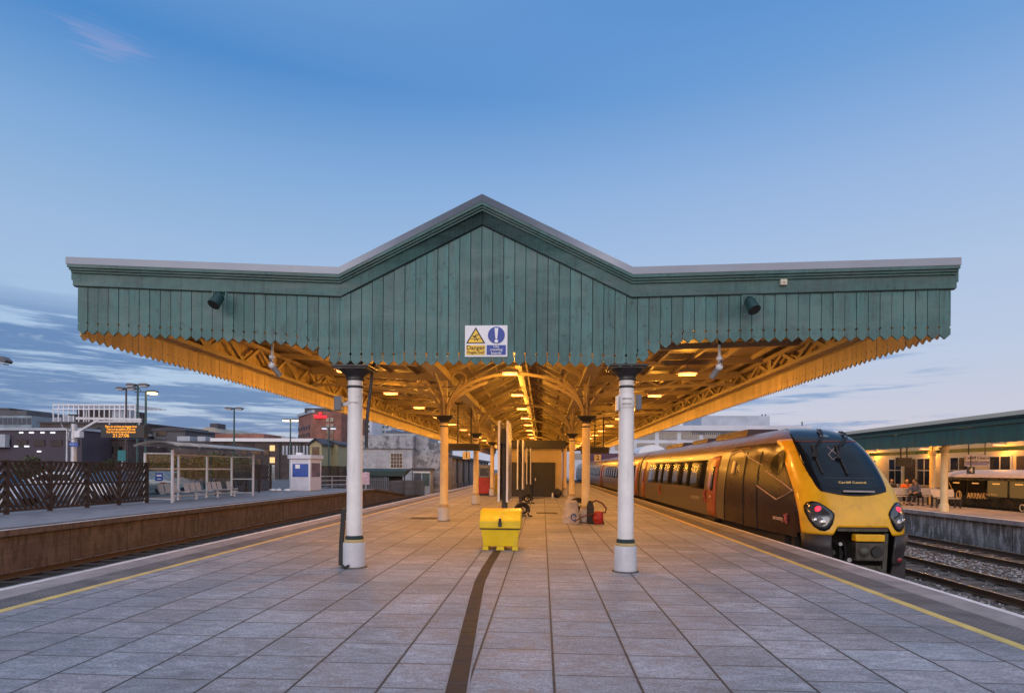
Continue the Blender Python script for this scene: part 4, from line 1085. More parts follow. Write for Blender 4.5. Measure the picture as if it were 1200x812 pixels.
def nline(pts, w, t_, off, n=6):
    q = [nose_px(*p) for p in pts]; L = []
    for (a, b), (c, d) in zip(q, q[1:]): L += [front(a+(c-a)*k/n, b+(d-b)*k/n, off) for k in range(n)]
    L.append(front(*q[-1], off)); return L
mb = MB(); mb.chain(nline(((968.8,524),(976.6,530.4),(980.8,534.6),(975.9,539.6),(970.2,533.2),(977.3,526)), 0, 0, .027, 3), .010, .006); mb.build('sticker_line', PINK, ws)
for arm, blade in ((((958.9,505.6),(956,524.7),(953.9,538)), ((951,522.6),(957,540),(963.8,555.9))), (((984.4,505.6),(981.5,525.4),(981.5,539.6)), ((978,523.3),(985,541),(992.9,558)))):
    mb = MB(); L = nline(arm, 0, 0, .06)
    for dx in (-.032,.032): mb.chain([p+Vector((dx,0,0)) for p in L], .030, .030)
    mb.chain([p+Vector((0,-.01,0)) for p in L[-4:]], .10, .05); w = mb.build('wiper_arm', RUBBER, tr)
    mb = MB(); mb.chain(nline(blade, 0, 0, .05), .035, .035); mb.build('wiper_blade', RUBBER, w)
L = nline(((987.2,577),(1022.6,577.5)), 0, 0, .06)
mb = MB(); mb.chain(L, .05, .04)
for p in (L[1], L[-2]): mb.bar(p, p+Vector((0,.07,-.02)), .03, .04)
mb.build('cab_front_rail', GREYM, tr)
# head lamp clusters
for s in (-1, 1):
    def lamp_patch(off, k, nm, mt, par):
        """rounded kite of the lamp cluster, scaled by k about its middle"""
        cu, ch = .715, 1.56
        out = [(.565,1.60),(.575,1.52),(.61,1.38),(.66,1.27),(.72,1.225),(.79,1.235),(.86,1.31),(.915,1.46),(.945,1.62),(.945,1.75),(.91,1.83),(.84,1.865),(.77,1.85),(.68,1.77),(.60,1.67)]
        mb = MB(); cen = front(s*cu, ch, off); pr = []
        NR = 5
        rows = []
        for r_ in range(NR+1):
            q = k*r_/NR; rows.append([front(s*(cu+(u-cu)*q), ch+.06+(h-ch)*q, off) for u, h in [(cu+(u_-.755)*1.10-.02, h_) for u_, h_ in out+[out[0]]]])
        mb.grid(rows); o = mb.build(nm, mt, par); sd_ = o.modifiers.new('solid','SOLIDIFY'); sd_.thickness = .012; sd_.offset = 0
        return o
    hl = lamp_patch(.022, 1.0, 'headlamp_cluster', BLK, tr)
    lamp_patch(.030, .86, 'lens_cover', mat('smoked_lens',(.05,.055,.06),.08,var=.2,spec=.8), hl)
    def disc(u, h, r_, nm, mt, off=.045):
        c = front(s*u, h, off-.02); n = (front(s*u,h,.12)-front(s*u,h,.02)).normalized(); n = (n+Vector((0,-1.2,0))).normalized(); q = n.to_track_quat('Z','Y').to_matrix()
        mb = MB(); mb.lathe([(r_*1.0,-.02),(r_,.006),(r_*.7,.022),(r_*.2,.028)], n=20); mb.v = [tuple(q @ Vector(v)+c) for v in mb.v]; mb.build(nm, mt, hl)
    disc(.72,1.75,.072,'tail_lamp', RED_L)
    disc(.68,1.48,.08,'headlamp', mat('silver_reflector',(.55,.55,.55),.12,metal=.9))
    disc(.79,1.52,.06,'marker_lamp', mat('silver_reflector',(.55,.55,.55),.12,metal=.9))
# coupler well
mb = MB(); mb.box(TC-1.1,TC+1.1,YT+.95,YT+1.1,ZR+.15,ZR+1.3); mb.box(TC-.95,TC-.9,YT+.3,YT+.95,ZR+.2,ZR+1.2); mb.box(TC+.9,TC+.95,YT+.3,YT+.95,ZR+.2,ZR+1.2); mb.build('coupler_well', UNDER, tr)
mb = MB(); mb.chain([front(u,1.33,-.03) for u in fr_(-.46,.46,12)], .06, .06); mb.build('well_lip', CUP, tr)
cp = MB(); cp.box(TC-.20,TC+.40,YT-.06,YT+.5,ZR+.66,ZR+1.06); cp.box(TC+.0,TC+.12,YT+.3,YT+.95,ZR+.75,ZR+1.0); cpl = cp.build('coupler', mat('coupler_steel',(.07,.065,.06),.5,metal=.5,var=.3,scale=7), tr, .02)
mb = MB(); mb.box(TC-.22,TC+.40,YT-.10,YT+.1,ZR+1.085,ZR+1.24); mb.build('yellow_cover', YELT, cpl, .02)
mb = MB(); mb.lathe([(.115,-.10),(.13,-.06),(.13,.02)],(TC+.24,YT,ZR+.86),22,'y'); mb.build('coupler_cone', RUBBER, cpl)
mb = MB(); mb.lathe([(.03,-.14),(.11,-.09),(.125,-.05)],(TC-.03,YT,ZR+.87),20,'y'); mb.build('coupler_boss', CUP, cpl)
mb = MB()
rng = random.Random(4)
for i in range(9):
    x = TC-.78+.07*i; mb.tube([(x,YT+.5,ZR+1.05),(x+rng.uniform(-.05,.05),YT+.25,ZR+.85+rng.uniform(-.1,.1)),(x+rng.uniform(-.06,.1),YT+.3,ZR+.55),(x+.1,YT+.6,ZR+.45)],.022,6)
mb.lathe([(.06,-.08),(.08,0)],(TC-.55,YT+.3,ZR+.8),12,'y'); mb.lathe([(.05,-.08),(.06,0)],(TC-.3,YT+.2,ZR+.62),12,'y'); mb.build('air_hoses', RUBBER, tr)
mb = MB(); mb.lathe([(.05,-.05),(.035,0)],(TC-.25,YT+.15,ZR+.66),10,'y'); mb.lathe([(.04,-.05),(.035,0)],(TC-.42,YT+.2,ZR+1.0),10,'y'); mb.build('hose_fitting', GALV, tr)
mb = MB(); mb.bar((TC-.75,YT+.2,ZR+.50),(TC+.45,YT+.2,ZR+.46),.12,.13); mb.bar((TC+.50,YT+.15,ZR+.42),(TC+.54,YT+.15,ZR+1.25),.09,.08,(0,1,0)); mb.bar((TC+.35,YT+.15,ZR+.5),(TC+.6,YT+.1,ZR+.33),.06,.05); mb.build('coupler_frame', CUP, tr)
mb = MB(); mb.box(TC+.22,TC+.47,YT+.1,YT+.3,ZR+.08,ZR+.30); mb.bar((TC+.2,YT+.2,ZR+.36),(TC+.34,YT+.16,ZR+.2),.05,.05); mb.build('rusty_bracket', mat('orange_rust',(.30,.10,.03),.7,var=.4,scale=9), tr, .01)
mb = MB(); mb.box(TC-1.08,TC-.82,YT+.15,YT+.5,ZR+.35,ZR+.55); mb.build('step_block', UNDER, tr, .02)
# corner skirts under the head lamps
for s in (-1, 1):
    mb = MB(); rows = []
    for h, a_, b_ in ((.56,.60,.76),(.62,.57,.86),(.72,.56,.92),(.9,.56,.945),(1.20,.56,.955)):
        rows.append([front(s*(a_+(b_+(.03 if s > 0 else 0)-a_)*j/12), h, .012 if s < 0 else .05) for j in range(13)])
    mb.grid(rows); o = mb.build('corner_skirt', mat('scuffed_dark_plastic',(.022,.020,.023),.5,var=.3,scale=5), tr)
    sd_ = o.modifiers.new('solid','SOLIDIFY'); sd_.thickness = .05; sd_.offset = 0
    mb = MB(); c = front(s*.70,.68,.06); mb.sphere(tuple(c),.07,10,6,(1.4,.5,.8)); mb.build('skirt_lamp', mat('dull_red_lens',(.25,.03,.04),.25), o)
mb = MB(); mb.prism([(TC+.66,ZR+.1),(TC+1.02,ZR+.13),(TC+1.04,ZR+.66),(TC+.78,ZR+.66)],'y',YT+.25,YT+.30); mb.build('obstacle_deflector', mat('scuffed_dark_plastic',(.022,.020,.023),.5), tr)
mb = MB(); mb.prism([(TC-.68,ZR+.1),(TC-1.14,ZR+.13),(TC-1.16,ZR+.5),(TC-.8,ZR+.5)],'y',YT+.25,YT+.30); mb.build('obstacle_deflector', mat('scuffed_dark_plastic',(.022,.020,.023),.5), tr)
mb = MB(); mb.box(TC-1.16,TC+1.16,YT+1.35,YT+CARL-.3,ZR+.22,ZR+1.12); mb.build('underframe', UNDER, tr)
def wheels(y, par):
    for s in (-1, 1):
        mb = MB(); mb.lathe([(.42,-.06),(.42,.06),(.36,.07),(.12,.05)],(TC+s*.77,y,ZR+.42),20,'x'); mb.build('wheel', RAIL, par)
for y in (YT+2.6, YT+5.2, YT+16.0, YT+18.6): wheels(y, tr)
mb = MB()
for y in (YT+2.2, YT+4.8): mb.box(TC-1.24,TC-1.161,y,y+.9,ZR+.28,ZR+.8)
mb.build('bogie_frame', UNDER, tr)
# --- side features: everything placed on the left body side at (distance y, height h)
def SP(y, h, off=.0, b=None):
    q = max(0, min(1, (3.6-(y-YT))/3.6))
    bb = (b or bw(h)); 
    if y-YT < 3.6:
        ye = pf(h)+capR(h); T0 = max(3.6, ye+.8); k = max(0, min(1, (T0-(y-YT))/(T0-ye))); bb = bb+(nb_(h)-bb)*k**1.5
    return Vector((TC-bb-off, y, ZR+h))
def side_px(px, py):
    h = 1.8
    for _ in range(6):
        X = TC-bw(h); p = PX(px, py, X); h = p.z-ZR
    return p.y, h
def spatch(y0, y1, h0, h1, off, nm, mt, par, nh=8, ny=1, thick=.012, lean=0):
    mb = MB(); rows = [[SP(y0+(y1-y0)*k/ny+lean*(h-h0), h, off) for k in range(ny+1)] for h in fr_(h0, h1, nh)]
    mb.grid(rows); o = mb.build(nm, mt, par); s = o.modifiers.new('solid','SOLIDIFY'); s.thickness = thick; s.offset = 0
    return o
def sidebars(pts, w, nm, mt, par, off=.012, n=8):
    mb = MB(); L = []
    for (y0,h0),(y1,h1) in zip(pts, pts[1:]):
        q = [SP(y0+(y1-y0)*k/n, h0+(h1-h0)*k/n, off) for k in range(n+1)]
        mb.chain(q, .012, w, (1,0,0))
    return mb.build(nm, mt, par)
def door(y, par, w=1.0):
    d = spatch(y, y+w, 1.10, 3.10, .010, 'passenger_door', ORDOOR, par, 12, 2)
    spatch(y+.34, y+.66, 1.95, 2.75, .018, 'door_window', TINT, d, 6, 2)
    mb = MB(); c = SP(y+.62,1.72,.02); mb.lathe([(.04,-.02),(.05,.01)],tuple(c),12,'x'); mb.build('door_button', GALV, d)
    mb = MB(); mb.box(TC-1.40,TC-1.17,y,y+w,ZR+.98,ZR+1.05); mb.build('door_step', UNDER, d)
    return d
def windows(yl, par):
    for y0, y1 in yl: spatch(y0, y1, 2.02, 2.92, .008, 'window', TINT, par, 6, 2)
spatch(YT+5.5, YT+5.53, 1.1, 3.2, .008, 'panel_seam', RUBBER, tr, 10)
door(YT+6.45, tr); door(YT+CARL-1.75, tr)
# shiny vertical pillar behind the door, dark window band
wy = YT+8.0; wl = []
spatch(wy-.08, wy+11.0, 1.96, 2.98, .005, 'window_band', BLK, tr, 6, 6)
for w in (1.9,1.2,1.9,1.9,1.2,1.9): wl.append((wy, wy+w)); wy += w+.06
windows(wl, tr)
# cab door seams and cab side window
for y, o_ in ((YT+2.75,0),(YT+3.75,0)):
    sidebars([(y,1.10),(y+.02,1.4),(y+.1,2.2),(y+.25,3.15)], .022, 'cab_door_seam', RUBBER, tr, .008)
mb = MB(); cyy, chh = side_px(904.5, 541.5)
rows = [[SP(cyy+.34*r_*math.cos(R(a)), chh+.31*r_*math.sin(R(a))*(1-.25*math.cos(R(a))), .010) for a in range(0,361,20)] for r_ in (0,.35,.7,1)]
mb.grid(rows); mb.build('cab_window', TINT, tr)
# pale line motif and lettering on the cab side
def pxs(*pp): return [side_px(*p) for p in pp]
sidebars(pxs((857,533),(868.5,527.5),(891,544.5)), .022, 'line_motif', PINK, tr)
sidebars(pxs((893.8,551.5),(919.7,574.5),(904,585),(885.5,568.5)), .025, 'line_motif', PINK, tr)
spatch(*(lambda a, b: (min(a[0],b[0]), max(a[0],b[0]), min(a[1],b[1]), max(a[1],b[1])))(side_px(857,554.5), side_px(863.5,540)), .012, 'cab_notice', mat('cream_notice',(.6,.5,.3),.4), tr)
yy, hh = side_px(904,606)
text('crosscountry', .16, SP(yy,hh,.014), SIDEL, PINK, tr, 'operator_name')
def xlogo(px, py, sz, par):
    y, h = side_px(px, py)
    mb = MB()
    for a, l in ((60,1),(120,.8),(240,.75),(300,1.05),(5,.7)):
        mb.bar(SP(y,h,.016), SP(y-sz*l*math.cos(R(a)), h+sz*l*math.sin(R(a)), .016), .03, .05, (1,0,0))
    return mb.build('cross_logo', mat('pink_red_logo',(.36,.09,.08),.4), par)
xlogo(913,607,.13,tr)
yy, hh = side_px(814.5,582); text('crosscountry', .26, SP(yy,hh,.014), SIDEL, mat('grey_lettering',(.40,.36,.32),.4), tr, 'operator_name')
xlogo(826,581,.26,tr); xlogo(773,574,.26,tr)
# trim strip along the cantrail and grey roof kit
sidebars([(YT+4.0,3.27),(YT+CARL-.1,3.27)], .035, 'cantrail_strip', mat('orange_cantrail',(.45,.20,.04),.4), tr, .006, 24)
for y0, y1, w, h in ((6.0,9.4,.55,.14),(10.8,13.2,.5,.10),(15,18.8,.5,.12)):
    mb = MB(); mb.prism([(TC-w,ZR+3.70),(TC+w,ZR+3.70),(TC+w*.85,ZR+3.80+h),(TC-w*.85,ZR+3.80+h)],'y',YT+y0,YT+y1); mb.build('roof_unit', mat('dark_maroon_roof_kit',(.05,.03,.035),.5), tr, .02)
mb = MB(); mb.tube([(TC-.2,YT+9.9,ZR+3.8),(TC-.2,YT+9.9,ZR+3.98)],.03,8); mb.lathe([(.12,3.8+ZR),(.10,3.88+ZR)],(TC-.2,YT+9.9,0),10); mb.build('aerial', RUBBER, tr)
for k, lab in ((1,'second'),(2,'third'),(3,'fourth')):
    y0 = YT+k*(CARL+.55); y1 = y0+CARL
    mb = MB(); rows = []
    HH = HS
    for h in HH: rows.append([Vector((TC-bw(h),y,ZR+h)) for y in (y1,y0)]+[Vector((TC+bw(h),y,ZR+h)) for y in (y0,y1)])
    for i in range(len(rows)-1):
        mb.cur = 1 if HH[i] >= 3.34 else 0
        for j in range(3): mb.add([rows[i][j],rows[i][j+1],rows[i+1][j+1],rows[i+1][j]],[(0,1,2,3)],j != 1)
    mb.cur = 0
    for i in range(len(rows)-1): mb.add([rows[i][3],rows[i][0],rows[i+1][0],rows[i+1][3]],[(0,1,2,3)])
    car = mb.build('carriage', [SILV, ROOFT], tr)
    mb = MB(); mb.box(TC-1.0,TC+1.0,y0-.56,y0-.001,ZR+.9,ZR+3.3); mb.build('gangway', RUBBER, car)
    mb = MB(); mb.box(TC-1.16,TC+1.16,y0+.3,y1-.3,ZR+.22,ZR+1.12); mb.build('underframe', UNDER, car)
    for yd in (y0+.35, y1-1.2): spatch(yd, yd+1.0, 1.10, 3.10, .010, 'passenger_door', ORDOOR, car, 12, 2)
    wy = y0+1.7
    for w in (1.55,)*11:
        spatch(wy, wy+w, 2.02, 2.92, .008, 'window', TINT, car, 6, 1); wy += w+.06
    sidebars([(y0+.05,3.27),(y1-.05,3.27)], .035, 'cantrail_strip', MATS['orange_cantrail'], car, .006, 4)

# ================================================================== right-hand platform: canopy, columns, building, railcar
rc = E('side_canopy', (17.5, 18, 0), 'green canopy with long straight fascia over the right-hand platform', 'canopy')
XF = 16.0
FASC = mat('green_fascia_paint', (.022,.085,.075), .5, var=.15, scale=1.4, stretch=(1,2.5,.6))
mb = MB(); rng = random.Random(2); y = 4.0
while y < 74:
    mb.box(XF-.03, XF, y+.003, y+.197, 2.72+rng.uniform(-.01,.01), 3.34); y += .2
mb.build('fascia_boards', mat('green_canopy_boards',(.022,.090,.080),.5,var=.2,scale=2,island=.15), rc)
mb = MB(); mb.box(XF-.09, XF+.02, 4, 74, 3.345, 3.50); mb.build('fascia_band', FASC, rc)
mb = MB(); mb.box(XF-.14, XF+.1, 4, 74, 3.505, 3.60); mb.build('gutter', TEALK, rc)
mb = MB(); mb.prism([(XF+.03,3.45),(20.5,4.3),(20.5,4.36),(XF+.03,3.52)], 'y', 4, 74); mb.build('roof', SOFFIT, rc)
mb = MB(); mb.box(20.1,20.2,4,74,2.62,2.80); mb.build('inner_valance', FASC, rc)
for x in (17.6,18.9,20.0): mb = MB(); zz = 3.45+(x-XF)*.185; mb.box(x-.05,x+.05,4,74,zz-.2,zz-.05); mb.build('purlin', CREAM, rc)
for y in (13.5,20,26.3,32.6,39,45.3,51.6,58):
    mb = MB(); pts = [Vector((17.0+.1+3.4*q, y, 2.75+.75*(1-(1-q)**2))) for q in fr_(0,1,8)]; mb.chain(pts,.08,.09); mb.bar((16.1,y,3.3),(20.5,y,4.15),.08,.12)
    mb.bar((17.1,y,2.75),(16.15,y,3.25),.06,.07); mb.build('roof_truss', CREAM, rc)
first = None
for k, y in enumerate((26.3,32.6,39,45.3,51.6)):
    lb = f'cream column under the green right-hand canopy, {["nearest one visible","second from the train nose side","third in the row","fourth in the row","fifth in the row"][k]}'
    if first is None:
        first = E('side_canopy_column', (17.05,y,0), lb, 'column', 'columns of the right-hand canopy')
        mb = MB(); mb.lathe([(.17,0),(.17,.3),(.15,.33)]); mb.build('pedestal', COLB, first, local=True)
        mb = MB(); mb.lathe([(.14,.3),(.125,2.5)]); mb.build('shaft', COLB, first, local=True)
        mb = MB(); mb.lathe([(.125,2.5),(.16,2.53),(.16,2.58),(.20,2.66),(.20,2.72)]); mb.box(-.08,.08,-.08,.08,2.72,3.4)
        for dy in (-1,1): mb.chain([Vector((0,dy*(.1+.9*q**1.8),2.72+.62*q**.8)) for q in fr_(0,1,6)],.05,.07)
        mb.build('capital', COLB, first, local=True)
    else: dup(first, (17.05,y,0), lb)
k = 0
for y, x in ((17,18.3),(22,18.3),(27,18.3),(32,18.3),(38,18.3),(45,18.3)):
    l_ = lamp(x,y,3.42,f'lit lamp under the green right-hand canopy, {NTH[k]} along its row', power=115, grp='lamps under the right-hand canopy'); k += 1
# station building beyond: cream wall with tall dark windows
sb = E('station_building', (24.5,45,0), 'cream orange-lit station building with tall dark windows behind the right-hand platform', 'building')
XB = 23.9
YW = mat('yellow_cream_station_wall', (.60,.47,.25), .6, var=.12, scale=.8)
mb = MB(); mb.box(XB, XB+6, 24, 100, 0, 4.6); mb.build('wall', YW, sb)
mb = MB(); mb.box(XB-.04, XB-.001, 24, 100, 0, .75); mb.build('dado', mat('grey_brown_dado',(.22,.18,.15),.7), sb)
y = 25.5
for i in range(16):
    f_ = MB(); f_.box(XB-.06, XB-.002, y, y+1.5, .8, 2.55); fo = f_.build('window', CREAMW, sb)
    for q0, q1 in ((.08,.70),(.80,1.42)):
        m = MB(); m.box(XB-.075, XB-.061, y+q0, y+q1, .86, 1.75); m.box(XB-.075, XB-.061, y+q0, y+q1, 1.82, 2.5); m.build('pane', GLASSD, fo)
    if i % 3 == 1:
        m = MB(); m.box(XB-.08, XB-.002, y+1.75, y+2.75, .0, 2.5); m.build('door', mat('dark_brown_door',(.04,.025,.018),.5), sb)
    y += 3.1
for i in range(6): lamp(23.45, 26+6*i, 3.1, f'added lit lamp on the cream station building wall, {NTH[i]} along', power=45, grp='added lamps on the station building wall')  # made-up wall fixtures, added to carry light onto the building
# second row of columns by the building, and a hanging screen
for k, y in enumerate((31.6, 38.5, 46)):
    dup(first, (19.9, y, 0), f'cream column beside the inner green valance, {["nearest to the black railcar","middle one","farthest one"][k]}')
# station name sign, numeral plate
a = P(1131,533,26.0); b = P(1159,546,26.0)
ns = E('station_sign', (a.x,26,b.z), 'pale sign with the station name hanging under the green right-hand canopy', 'station sign')
mb = MB(); mb.box(a.x,b.x,26,26.05,b.z,a.z); mb.build('panel', mat('pale_sign_panel',(.66,.58,.58),.5), ns)
mb = MB(); mb.box(a.x+.03,b.x-.03,25.994,25.999,b.z+.03,b.z+.13); mb.build('lower_band', mat('lilac_band',(.24,.22,.45),.5), ns)
text('Cardiff Central', .165, ((a.x+b.x)/2,25.994,a.z-.12), FRONT, SK, ns, bold=.002)
text('Caerdydd Canolog', .13, ((a.x+b.x)/2,25.994,a.z-.28), FRONT, SK, ns, bold=.002)
for x in (a.x+.15,b.x-.15): mb = MB(); mb.bar((x,26.02,a.z),(x,26.02,3.6),.03,.03); mb.build('hanger', DARK, ns)
c = P(1138,551,25.6); n4 = E('platform_number', tuple(c), 'small plate with the numeral 4 above the black railcar', 'platform sign', 'platform number plates under the screens')
mb = MB(); mb.box(c.x-.15,c.x+.15,25.6,25.64,c.z-.15,c.z+.15); mb.build('plate', DARK, n4); text('4', .28, (c.x,25.597,c.z), FRONT, MATS['cream_sign_plate'], n4, 'numeral', bold=.006)
mb = MB(); mb.box(c.x-.02,c.x+.02,25.61,25.63,c.z+.15,c.z+.6); mb.build('stem', DARK, n4)
a = P(1052,536,30); b = P(1069,546.5,30); hs = E('departure_screen', (a.x,30,b.z), 'dark screen hung under the green right-hand canopy beside the train nose', 'departure screen', 'dark screens hung from the canopy')
mb = MB(); mb.box(a.x,b.x,30,30.2,b.z,a.z); mb.build('case', BLACK, hs, .01)
mb = MB(); mb.box(a.x+.05,b.x-.05,29.993,29.999,b.z+.05,a.z-.05); mb.build('screen', RUBBER, hs)
for x in (a.x+.2,b.x-.2): mb = MB(); mb.bar((x,30.1,a.z),(x,30.1,3.5),.05,.05); mb.build('hanger', BLACK, hs)
# black railcar
RXL = 20.75
p0 = PX(1104,590,RXL); yr0 = p0.y; RL = 22
rv = E('railcar', (RXL+1.2, yr0-8, ZB), 'low black railcar with pale curved roof and gold lettering behind the right-hand platform', 'railcar')
RB = mat('black_railcar_paint', (.010,.013,.014), .25, coat=.3, var=.15)
ya, yb2 = 6.0, yr0
mb = MB(); mb.prism([(RXL+.05,-.75),(RXL+2.6,-.75),(RXL+2.65,.3),(RXL+2.6,1.42),(RXL+.05,1.42),(RXL,.3)],'y',ya,yb2); mb.build('body', RB, rv, .03)
mb = MB(); mb.prism([(RXL-.03,1.425),(RXL+2.7,1.425),(RXL+2.6,1.56),(RXL+2.0,1.74),(RXL+1.3,1.80),(RXL+.65,1.74),(RXL+.08,1.56)],'y',ya-.05,yb2+.05); mb.build('roof', mat('pale_railcar_roof',(.55,.50,.53),.5,var=.12), rv)
y = yb2-.55; i = 0
THRU = emit('railcar_window_glow', (.9,.5,.15), .13, .02)  # glowing panes stand for the lit building seen through the railcar
while y > ya+1.6:
    m = MB(); m.box(RXL-.012, RXL+.03, y-1.15, y, .55, 1.28); w_ = m.build('window', TINT if i in (0,1) else THRU, rv)
    m = MB(); m.box(RXL-.016, RXL-.0125, y-.75, y-.3, 1.12, 1.17); m.build('lit_strip', emit('interior_lamp',(1,.55,.16),.45) if i == 0 else D.materials['interior_lamp'], w_)
    y -= 1.32; i += 1
m = MB(); m.box(RXL-.012,RXL+.02,yb2-.5,yb2-.06,-.3,1.25); m.build('end_door', mat('dark_green_door',(.012,.03,.025),.3), rv)
m = MB(); m.bar((RXL-.03,yb2-.95,.6),(RXL-.03,yb2-.55,1.15),.03,.03); m.build('yellow_handrail', YELL, rv)
GOLDT = mat('pale_gold_lettering', (.62,.48,.26), .4)
q = PX(1141,581,RXL-.02); text('ARRIVA', .36, (RXL-.016,q.y-.15,q.z), SIDEL, GOLDT, rv, 'operator_name', bold=.012)
q2 = PX(1129,580,RXL-.02); m = MB(); m.tube([(RXL-.016,q2.y+.32+.17*math.cos(R(a)),q2.z+.20*math.sin(R(a))) for a in range(0,361,20)],.028,6); m.tube([(RXL-.016,q2.y+.34+.07*math.cos(R(a)),q2.z+.16*math.sin(R(a))) for a in range(90,271,20)],.022,6); m.build('round_emblem', GOLDT, rv)
q3 = PX(1150,580,RXL-.02); text('Trains Wales', .16, (RXL-.016,q3.y-.12,q3.z+.06), SIDEL, GOLDT, rv, 'small_lettering', align='LEFT'); text('Trenau Cymru', .10, (RXL-.016,q3.y+.2,q3.z-.12), SIDEL, GOLDT, rv, 'small_lettering', align='LEFT')
q4 = PX(1198,595,RXL-.02); m = MB(); m.tube([(RXL-.016,q4.y+.14*math.cos(R(a)),q4.z+.14*math.sin(R(a))) for a in range(0,361,20)],.02,6); m.build('ring_mark', WHITE, rv)
# benches on the right platform
def bench(px, py, label, w=1.55, rz_=0):
    p = G(px,py); r = E('platform_bench', (p.x,p.y,0), label, 'bench', 'benches on the right-hand platform', rz_)
    BW = mat('pale_bench_metal',(.50,.46,.42),.5,var=.15,scale=9)
    m = MB(); m.bar((-w/2,.25,.45),(w/2,.25,.45),.42,.03); m.build('seat', BW, r, local=True)
    m = MB(); m.prism([(.47,.50),(.56,.86),(.585,.86),(.50,.50)],'x',-w/2,w/2); m.build('backrest', BW, r, local=True)
    for s in (-1,1):
        m = MB(); m.box(s*w/2-.03,s*w/2+.03,.06,.11,0,.44); m.box(s*w/2-.03,s*w/2+.03,.42,.47,0,.6); m.box(s*w/2-.03,s*w/2+.03,.05,.5,.43,.47); m.build('leg', DARK, r, local=True)
bench(1095,592.5,'pale metal bench partly hidden behind the nearest right-hand column',1.0)
bench(1113,595.5,'pale metal bench in front of the black railcar, clear of the column',1.05)
bench(1071,592,'bench with people sitting on it beside the train nose', 1.9)
# ------------------------------------------------------------------ people
SKIN = mat('skin', (.45,.26,.18), .55, var=.05)
def skin_mesh(nm, verts, edges, radii, mt, parent, sub=1):
    me = D.meshes.new(nm); me.from_pydata(verts, edges, []); o = D.objects.new(nm, me); COL.objects.link(o)
    sk = o.modifiers.new('skin','SKIN'); me.skin_vertices.new() if not me.skin_vertices else None
    for i, r_ in enumerate(radii): me.skin_vertices[0].data[i].radius = (r_, r_)
    me.skin_vertices[0].data[0].use_root = True
    ss = o.modifiers.new('sub','SUBSURF'); ss.levels = sub; ss.render_levels = sub
    bpy.context.view_layer.update()
    m2 = D.meshes.new_from_object(o.evaluated_get(bpy.context.evaluated_depsgraph_get())); D.objects.remove(o)
    m2.materials.clear(); m2.materials.append(mt); m2.name = nm
    for p in m2.polygons: p.use_smooth = True
    o = D.objects.new(nm, m2); COL.objects.link(o)
    if parent: o.parent = parent; OFF[o.name] = OFF[parent.name]
    return o
def person(loc, rz_, label, top_m, leg_m, hair_m, lean=0.0, legs=.0):
    """seated figure, 1.3 m from floor to crown, facing -y before rotation"""
    r = E('person', loc, label, 'person', None, rz_)
    l = lean
    J = dict(pel=(0,.22,.52), ch=(0,.26-l*.5,.85), nk=(0,.25-l,1.05), hd=(0,.22-l*1.15,1.17), cr=(0,.23-l*1.2,1.29))
    v = [J['pel'],J['ch'],J['nk'],J['hd'],J['cr']]; e = [(0,1),(1,2),(2,3),(3,4)]; ra = [.13,.15,.05,.085,.07]
    for s in (-1,1):
        n = len(v); v += [(s*.19,.26-l*.9,.98),(s*.24,.16-l*.9,.74),(s*.13,-.06-l*.5,.64),(s*.10,-.14-l*.5,.63)]; e += [(1,n),(n,n+1),(n+1,n+2),(n+2,n+3)]; ra += [.065,.048,.036,.034]
        for f in range(4):
            k = len(v); a = (s*(.10+(f-1.5)*.022), -.14-l*.5, .63); v += [(a[0],-.19-l*.5,.622),(a[0],-.225-l*.5,.60)]; e += [(n+3,k),(k,k+1)]; ra += [.010,.008]
        k = len(v); v += [(s*.06,-.15-l*.5,.635)]; e += [(n+3,k)]; ra += [.011]
        n = len(v); v += [(s*.10,.18,.52),(s*.13,-.22,.53),(s*.12,-.26-legs,.10),(s*.12,-.42-legs,.05)]; e += [(0,n),(n,n+1),(n+1,n+2),(n+2,n+3)]; ra += [.10,.07,.05,.042]
    body_ = skin_mesh('body', v, e, ra, SKIN, r, 1)
    h = J['hd']
    m = MB(); m.sphere((h[0],h[1]+.025,h[2]+.055),.105,12,8,(.92,1.0,.95)); m.build('hair', hair_m, r, local=True)
    m = MB(); m.sphere((h[0],h[1]-.03,h[2]+.01),.083,12,10,(.9,1,1.2)); m.sphere((h[0],h[1]-.115,h[2]),.018,8,6); m.build('face', SKIN, r, local=True)
    m = MB(); 
    for s in (-1,1): m.sphere((h[0]+s*.03,h[1]-.102,h[2]+.03),.011,6,4)
    m.bar((h[0]-.022,h[1]-.105,h[2]-.045),(h[0]+.022,h[1]-.105,h[2]-.045),.008,.008); m.build('eyes_and_mouth', SK, r, local=True)
    v = [(0,.22,.50),J['ch'],(0,.25-l,1.0)]; e = [(0,1),(1,2)]; ra = [.165,.175,.09]
    for s in (-1,1):
        n = len(v); v += [(s*.19,.26-l*.9,.98),(s*.245,.16-l*.9,.74),(s*.14,-.03-l*.5,.65)]; e += [(1,n),(n,n+1),(n+1,n+2)]; ra += [.085,.066,.052]
    skin_mesh('jacket', v, e, ra, top_m, r, 1)
    v = [(0,.22,.50)]; e = []; ra = [.15]
    for s in (-1,1):
        n = len(v); v += [(s*.10,.18,.52),(s*.13,-.22,.535),(s*.12,-.26-legs,.13)]; e += [(0,n),(n,n+1),(n+1,n+2)]; ra += [.115,.085,.062]
    skin_mesh('trousers', v, e, ra, leg_m, r, 1)
    for s in (-1,1):
        m = MB(); m.sphere((s*.12,-.36-legs,.05),.06,8,6,(.8,1.9,.8)); m.build('shoe', RUBBER, r, local=True)
    return r
HAIR = mat('dark_hair', (.02,.014,.01), .7)
p = G(1075,592)
